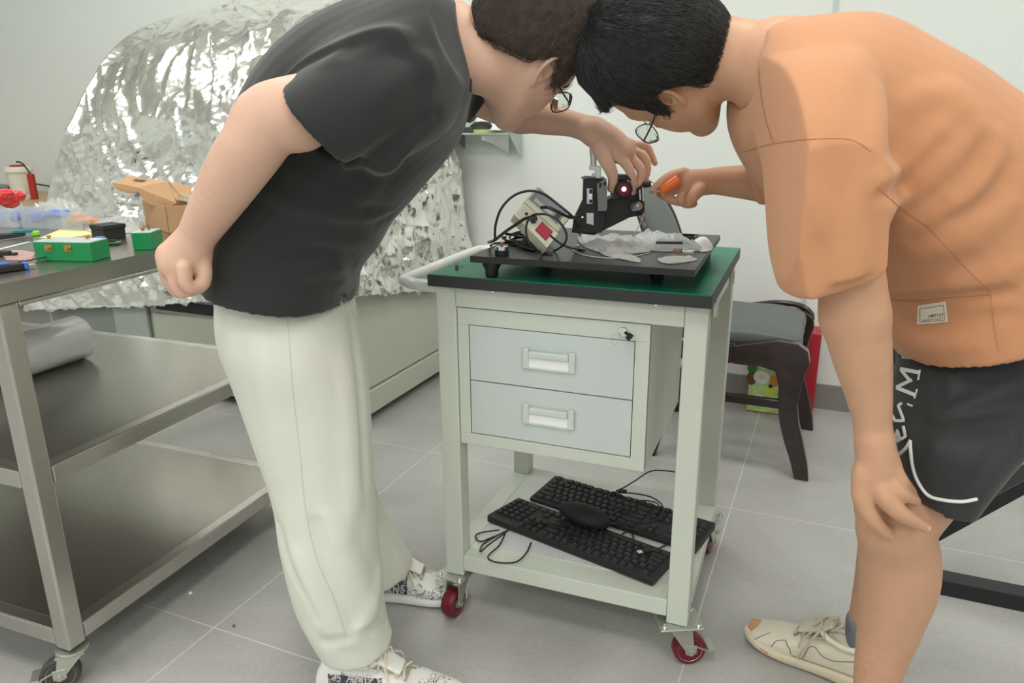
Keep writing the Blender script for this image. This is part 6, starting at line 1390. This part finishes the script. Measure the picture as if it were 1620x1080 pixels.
tool('circuit_module', (148, 387), (190, 386), (('board', 0, 1, .026, .0016, .004, mat('pcb_green', (70, 130, 96), .4)), ('blue_terminal', .1, .45, .016, .012, .006, BLUP), ('chip', .55, .85, .012, .004, .006, BLKPL), ('standoff', .05, .12, .006, .0038, 0, BRASS)), 'small circuit board with blue terminal between the boxes', cat='circuit board')
m = MB(); V = [tz_(*p)+Vector((0, 0, .0006)) for p in ((0, 398), (34, 396), (56, 400), (50, 412), (10, 412))]; n_ = len(V); m.add(V+[v+Vector((0, 0, .0006)) for v in V], [tuple(range(n_-1, -1, -1)), tuple(range(n_, 2*n_))]+[(k, (k+1) % n_, n_+(k+1) % n_, n_+k) for k in range(n_)]); o = m.build('pink_printed_bag', mat('pink_film', (214, 176, 172), .3, vary=.2, scale=60, alpha=.7), None, world=True, origin=tuple(V[0])); tag(o, 'flat clear bag with pink print left of the long green box', 'bag')

# ------------------------------------------------------------------ desk in the far left corner
DZ = .75
WOODD = mat('desk_board', (190, 160, 124), .5, vary=.06, scale=8, stretch=(1, 6, 1))
dk = onn(66, 330, WALL_N-.62); q0 = dk.dot(eR); zt_ = dk.z
t = thing('side_desk', 'light wood desk against the wall at the far left', 'desk', rl(q0, WALL_N-.62, 0), ROOM_A)
m = MB(); m.box(-1.4, 0, 0, .60, zt_-.03, zt_, bev=.003); m.build('desktop', WOODD, t)
for x, y in ((-1.36, .03), (-.05, .03), (-1.36, .55), (-.05, .55)): m = MB(); m.box(x, x+.035, y, y+.035, 0, zt_-.0305); m.build('leg', BLKPL, t)
dn = WALL_N-.30
c0 = onn(33, 291, dn); c0.z = zt_+.0004; t = thing('white_cup', 'white paper cup with red lid mark on the far left desk', 'cup', tuple(c0))
hcup = (onn(33, 262, dn).z-zt_); rc_ = (onn(46, 270, dn)-onn(20, 270, dn)).length/2
m = MB(); m.lathe([(rc_*.72, 0), (rc_*.95, hcup*.82), (rc_*.9, hcup*.82), (rc_*.68, .004)], 32, cap=False); m.lathe([(rc_*.68, .003), (0.0005, .0035)], 32, cap=False); m.build('cup_body', mat('cup_paper', (224, 218, 202), .6), t, smooth=True)
m = MB(); m.lathe([(rc_*1.05, hcup*.80), (rc_*1.05, hcup*.90), (rc_*.95, hcup*.97), (0.0005, hcup*.97)], 32); m.build('cup_lid', mat('cup_lid', (226, 220, 206), .4), t, smooth=True)
m = MB(); m.lathe([(rc_*.55, hcup*.971), (rc_*.55, hcup*1.02), (.0005, hcup*1.02)], 20); o = m.build('red_stopper', mat('red_plastic', (170, 40, 36), .4), t, smooth=True)
m = MB(); 
for k in range(4): m.box(-.008, .008, 0, .001, 0, .006)
c1 = onn(51, 291, dn-.05); c1.z = zt_+.0006
t = thing('red_tape_gun', 'red and black hand tool standing beside the white cup', 'tool', tuple(c1)); hh = onn(51, 275, dn-.05).z-zt_
m = MB(); m.box(-.016, .016, -.012, .012, 0, hh, bev=.006); m.build('red_body', MATS['red_plastic'], t)
m = MB(); m.tube(spline([(.0, 0, hh), (-.03, 0, hh+.05), (-.06, 0, hh+.06)], 5), .004, 8); m.tube([(.02, 0, hh*.6), (.16, 0, hh*.4)], .004, 8); m.build('cord', BLKPL, t, smooth=True)
c1 = onn(8, 292, dn+.05); t = thing('grey_power_strip', 'grey box with black end on the far left desk edge', 'box', (c1.x, c1.y, zt_+.0006), ROOM_A); m = MB(); m.box(-.15, .06, -.03, .03, 0, .055, bev=.005); m.build('box_body', mat('mid_grey_plastic', (136, 136, 136), .5), t); m = MB(); m.box(.0605, .10, -.025, .025, 0, .05, bev=.004); m.build('black_end', BLKPL, t)
m = MB(); P_ = [onz(p[0], p[1], zt_) for p in ((0, 300), (48, 298), (60, 306), (30, 318), (0, 322))]
bag('paper_heap', [(0, 311), (44, 308), (58, 309), (40, 317), (5, 320)], .02, 'crumpled cream paper heap on the far left desk', mat('cream_paper', (214, 208, 188), .8), zt_, 61, .02, 'paper')

# ------------------------------------------------------------------ acrylic wall shelf with its things
ws0, ws1 = onn(716, 212, WALL_N-.13), onn(806, 208, WALL_N-.13); zs = (ws0.z+ws1.z)/2
s0, s1 = ws0.dot(eR), ws1.dot(eR)
t = thing('wall_shelf', 'small clear acrylic shelf on the wall right of the foil', 'shelf', rl(s0, WALL_N-.14, zs), ROOM_A)
ACR = mat('acrylic', (222, 232, 226), .1, vary=0, trans=.5, ior=1.45, alpha=.85, coat=.3)
m = MB(); m.box(-.05, s1-s0, 0, .135, -.008, 0, bev=.001); m.build('shelf_plate', ACR, t)
m = MB(); m.prism([(0, 0), (.12, 0), (.12, -.10)], .004, M=T(s1-s0-.004, .0145, -.0082) @ Matrix(((0, 0, 1, 0), (1, 0, 0, 0), (0, 1, 0, 0), (0, 0, 0, 1)))); m.build('bracket', ACR, t)
m = MB(); m.prism([(0, 0), (.12, 0), (.12, -.06)], .004, M=T(-.01, .0145, -.0082) @ Matrix(((0, 0, 1, 0), (1, 0, 0, 0), (0, 1, 0, 0), (0, 0, 0, 1)))); m.build('bracket', mat('grey_bracket', (120, 124, 126), .5), t)
# paper curling under the shelf
pa_, pb_ = onn(762, 215, WALL_N-.10), onn(805, 244, WALL_N-.02)
V = []; nn = 10
for j in range(nn+1):
    for i in range(nn+1):
        u_, v_ = i/nn, j/nn; x = 762+u_*43; y = 214+v_*(8+24*u_**1.6); dd = .125-.10*v_*u_-.03*math.sin(u_*3); V.append(onn(x, y, WALL_N-dd))
m = MB(); m.add(V, [(j*(nn+1)+i, j*(nn+1)+i+1, (j+1)*(nn+1)+i+1, (j+1)*(nn+1)+i) for j in range(nn) for i in range(nn)])
o = m.build('curled_paper', mat('white_paper', (232, 236, 232), .7), None, world=True, smooth=True, origin=tuple(V[0])); so = o.modifiers.new('thickness', 'SOLIDIFY'); so.thickness = .0006; tag(o, 'white paper corner curling down under the wall shelf', 'paper')
V = []
for j in range(nn+1):
    for i in range(nn+1):
        u_, v_ = i/nn, j/nn; x = 752+u_*56; y = 168+v_*38+(1-v_)*18*u_; V.append(onn(x, y, WALL_N-.02-.09*v_))
m = MB(); m.add(V, [(j*(nn+1)+i, j*(nn+1)+i+1, (j+1)*(nn+1)+i+1, (j+1)*(nn+1)+i) for j in range(nn) for i in range(nn)])
o = m.build('leaning_paper', MATS['white_paper'], None, world=True, smooth=True, origin=tuple(V[0])); so = o.modifiers.new('thickness', 'SOLIDIFY'); so.thickness = .0006; tag(o, 'white sheet leaning on the wall above the small shelf', 'paper')
cc = onn(763, 203, WALL_N-.08)
t = thing('tape_dispenser', 'black domed item with yellow green base on the wall shelf', 'tape roll', (cc.x, cc.y, zs+.0006), ROOM_A)
rr_ = .055; m = MB(); m.lathe([(rr_, .014), (rr_*.92, .026), (rr_*.6, .040), (.0005, .044)], 32); m.build('black_dome', BLKPL, t, smooth=True)
m = MB(); m.lathe([(rr_*.95, 0), (rr_*.95, .0138)], 32); m.build('yellow_base', mat('yellow_green', (190, 204, 120), .5), t, smooth=True)
cc = onn(736, 206, WALL_N-.11)
t = thing('black_brush', 'flat black brush handle on the left of the wall shelf', 'brush', (cc.x-.03, cc.y, zs+.0006), ROOM_A); m = MB(); m.box(-.05, .075, -.012, .012, 0, .022, bev=.004); m.build('brush_body', mat('dark_grey_plastic', (66, 70, 70), .6), t)

# ------------------------------------------------------------------ dark wood chair behind the trolley
WD = mat('dark_lacquered_wood', (44, 32, 30), .25, vary=.2, scale=14, coat=.5, stretch=(1, 1, 5)); CUSH = mat('grey_leather', (92, 97, 98), .45, vary=.03, bump=.15, bscale=200)
ch = thing('visitor_chair', 'dark lacquered wood chair with grey leather seat behind the trolley', 'chair', (.485, 2.30, 0), math.atan2(-.39, .92))
chM = world_of(ch).inverted()
def leg_prof(p, x, y0, th, name):
    m = MB(); Mx = Matrix(((1, 0, 0, 0), (0, 0, 1, y0), (0, 1, 0, 0), (0, 0, 0, 1))); m.prism(p, th, M=Mx); return m.build(name, WD, ch, bevel=.004)
CDp, CWd = .43, .46
sh_ = .445
front = [(.429, 0), (.472, 0), (.464, .05), (.443, .128), (.424, .19), (.415, .249), (.424, .33), (.437, .385), (.430, .418), (.400, .438), (.341, .443), (.25, .422), (.214, .413), (.214, .355), (.30, .355), (.342, .346), (.356, .30), (.359, .241), (.370, .18), (.389, .119), (.415, .05)]
side = [(.0, .35), (.2135, .355), (.2135, .412), (.12, .405), (.0, .405)]
back = [(-.055, 0), (-.01, 0), (.035, .2), (.035, .44), (-.03, .62), (-.07, .70), (-.10, .69), (-.06, .62), (-.012, .44), (-.01, .2)]
for y0 in (0, CWd-.038):
    leg_prof(front, 0, y0, .038, 'leg'); leg_prof(side, 0, y0+.004, .030, 'seat_rail'); leg_prof(back, 0, y0, .036, 'leg')
    m = MB(); m.box(.02, .365, y0+.010, y0+.028, .223, .252, bev=.003); m.build('stretcher', WD, ch)
m = MB(); m.box(.36, .40, .038, CWd-.038, .35, .40, bev=.004); m.build('seat_rail', WD, ch)
f = Field((-.03, -.01, .36), (CDp+.06, CWd+.02, .50), .005)
f.loft([(Vector((.0, CWd/2, .430)), Vector((0, CWd/2-.042, 0)), Vector((0, 0, .026))), (Vector((.10, CWd/2, .432)), Vector((0, CWd/2-.036, 0)), Vector((0, 0, .034))), (Vector((.30, CWd/2, .432)), Vector((0, CWd/2-.036, 0)), Vector((0, 0, .036))), (Vector((.39, CWd/2, .425)), Vector((0, CWd/2-.038, 0)), Vector((0, 0, .028))), (Vector((.408, CWd/2, .418)), Vector((0, CWd/2-.06, 0)), Vector((0, 0, .010)))], n=5, ex=4)
f.wrinkle(.0015, 18, (1, 1, 1), .5); o = f.build('seat_cushion', CUSH, None); o.parent = ch
m = MB(); pts = [(.425, CWd-.02, .405), (.418, CWd-.015, .430), (.38, CWd-.012, .452), (.30, CWd-.012, .455), (.18, CWd-.012, .43)]; m.tube(spline(pts, 6), .010, 10); m.build('seat_trim', WD, ch, smooth=True)
f = Field((-.22, .0, .46), (.10, CWd, .92), .005)
f.loft([(Vector((.015, CWd/2, .52)), Vector((0, CWd/2-.06, 0)), Vector((.018, 0, 0))), (Vector((-.045, CWd/2, .66)), Vector((0, CWd/2-.040, 0)), Vector((.024, 0, 0))), (Vector((-.085, CWd/2, .76)), Vector((0, CWd/2-.05, 0)), Vector((.024, 0, 0))), (Vector((-.125, CWd/2, .835)), Vector((0, CWd/2-.09, 0)), Vector((.018, 0, 0))), (Vector((-.155, CWd/2, .872)), Vector((0, CWd/2-.15, 0)), Vector((.010, 0, 0)))], n=5, ex=3)
o = f.build('backrest', CUSH, None); o.parent = ch
m = MB(); m.tube(spline([(.02, .02, .50), (-.045, .015, .66), (-.09, .03, .77), (-.14, .10, .855), (-.165, CWd/2, .885), (-.14, CWd-.10, .855), (-.09, CWd-.03, .77), (-.045, CWd-.015, .66), (.02, CWd-.02, .50)], 8), .013, 10); m.build('back_frame', WD, ch, smooth=True)

# fruit printed gift box on the floor by the wall
g0, g1 = onn(1182, 632, WALL_N-.14), onn(1287, 642, WALL_N-.14); x0_, x1_ = g0.dot(eR), g1.dot(eR); zt2 = onn(1280, 528, WALL_N-.14).z
t = thing('fruit_gift_box', 'carton printed with fruit and red sides behind the chair leg', 'box', rl(x0_, WALL_N-.14, 0.0005), ROOM_A); Wg = x1_-x0_
REDC = mat('red_card', (176, 40, 54), .45, vary=.03)
m = MB(); m.box(0, Wg, .001, .12, 0, zt2, bev=.002); m.build('carton', REDC, t)
pz1 = onn(1200, 578, WALL_N-.14).z; pz0 = .0
m = MB(); m.box(0.001, Wg*.55, -.0008, .0008, .004, zt2-.002); pr = m.build('printed_front', mat('lime_print', (188, 212, 140), .4, vary=.22, scale=26), t)
def disc(cx, cz, rx, rz, m_, lift, nm):
    mb = MB(); n_ = 28; mb.add([(cx, -.0008-lift, cz)]+[(cx+rx*math.cos(2*PI*k/n_), -.0008-lift, cz+rz*math.sin(2*PI*k/n_)) for k in range(n_)], [(0, 1+k, 1+(k+1) % n_) for k in range(n_)]); o = mb.build(nm, m_, pr); o.parent = pr; return o
u0 = onn(1185, 600, WALL_N-.14); 
def gx(px, py): q_ = onn(px, py, WALL_N-.142); return q_.dot(eR)-x0_, q_.z
WHF = mat('fruit_flesh', (238, 236, 222), .5); ORF = mat('orange_fruit', (226, 150, 60), .5, vary=.1); DKG = mat('leaf_green', (52, 130, 44), .5); BRF = mat('brown_fruit', (120, 76, 40), .5); YEL = mat('yellow_fruit', (214, 214, 60), .5); DKB = mat('dark_berry', (44, 46, 52), .5)
for (px, py, rx, rz, m_, lf) in ((1190, 582, .018, .022, DKG, .0002), (1189, 598, .018, .028, BRF, .0004), (1205, 597, .030, .026, WHF, .0006), (1205, 597, .010, .009, mat('fruit_core', (212, 216, 190), .5), .0008), (1225, 603, .018, .024, ORF, .0007), (1210, 579, .026, .012, WHF, .0005), (1219, 611, .008, .008, DKB, .001), (1217, 620, .018, .014, YEL, .0005), (1200, 628, .02, .010, WHF, .0003)):
    a_, b_ = gx(px, py); disc(a_, b_, rx, rz, m_, lf, 'printed_fruit')
a_, b_ = gx(1188, 630)
m = MB()
for k in range(3): 
    xx = a_+k*.028; m.box(xx, xx+.014, -.0022, -.0018, b_-.010, b_-.007); m.box(xx+.004, xx+.007, -.0022, -.0018, b_-.016, b_); m.box(xx+.010, xx+.012, -.0022, -.0018, b_-.012, b_-.002)
m.build('printed_writing', INK, pr)

# ------------------------------------------------------------------ black steel stand at the right
t0 = onz(1484, 940, 0); BST = mat('black_steel_bar', (38, 41, 42), .35, vary=.05, metal=.2)
t = thing('steel_stand', 'black steel bar stand with slanting brace on the floor at the right', 'stand', tuple(t0), ROOM_A)
m = MB(); m.box(-.12, .9, 0, .05, .0005, .04, bev=.002); m.build('floor_bar', BST, t)
b0, b1 = at(1455, 862, 1.60), at(1700, 728, 1.60)
Mi = world_of(t).inverted()
dd = (b1-b0); Mf = frame_from(b0, dd, (0, 0, 1)); m = MB(); m.box(0, dd.length+.3, 0, .05, -.018, .018, bev=.0015, M=Mf); m.build('brace', BST, t, world=True)
m = MB(); pz = Mi @ b0; m.box(pz.x-.02, pz.x+.02, .052, .092+.0, .0005, max(.03, b0.z-.02), bev=.002); m.build('foot_post', BST, t)
# small litter scraps on the floor
SCR = mat('white_scrap', (226, 226, 222), .6)
for (px, py, s_, lb_) in ((301, 938, .006, 'tiny white scrap of paper on the tile near the steel table'), (370, 990, .005, 'small dark chip on the tile beyond the trouser leg')):
    c0 = onz(px, py, .0003); m = MB(); m.lathe([(s_, 0), (s_*.7, s_*.5), (s_*.2, s_*.8)], 5, M=T(*c0)); o = m.build('floor_scrap', SCR if s_ > .0055 else mat('dark_chip', (110, 110, 108), .6), None, world=True, origin=tuple(c0)); tag(o, lb_, 'scrap')
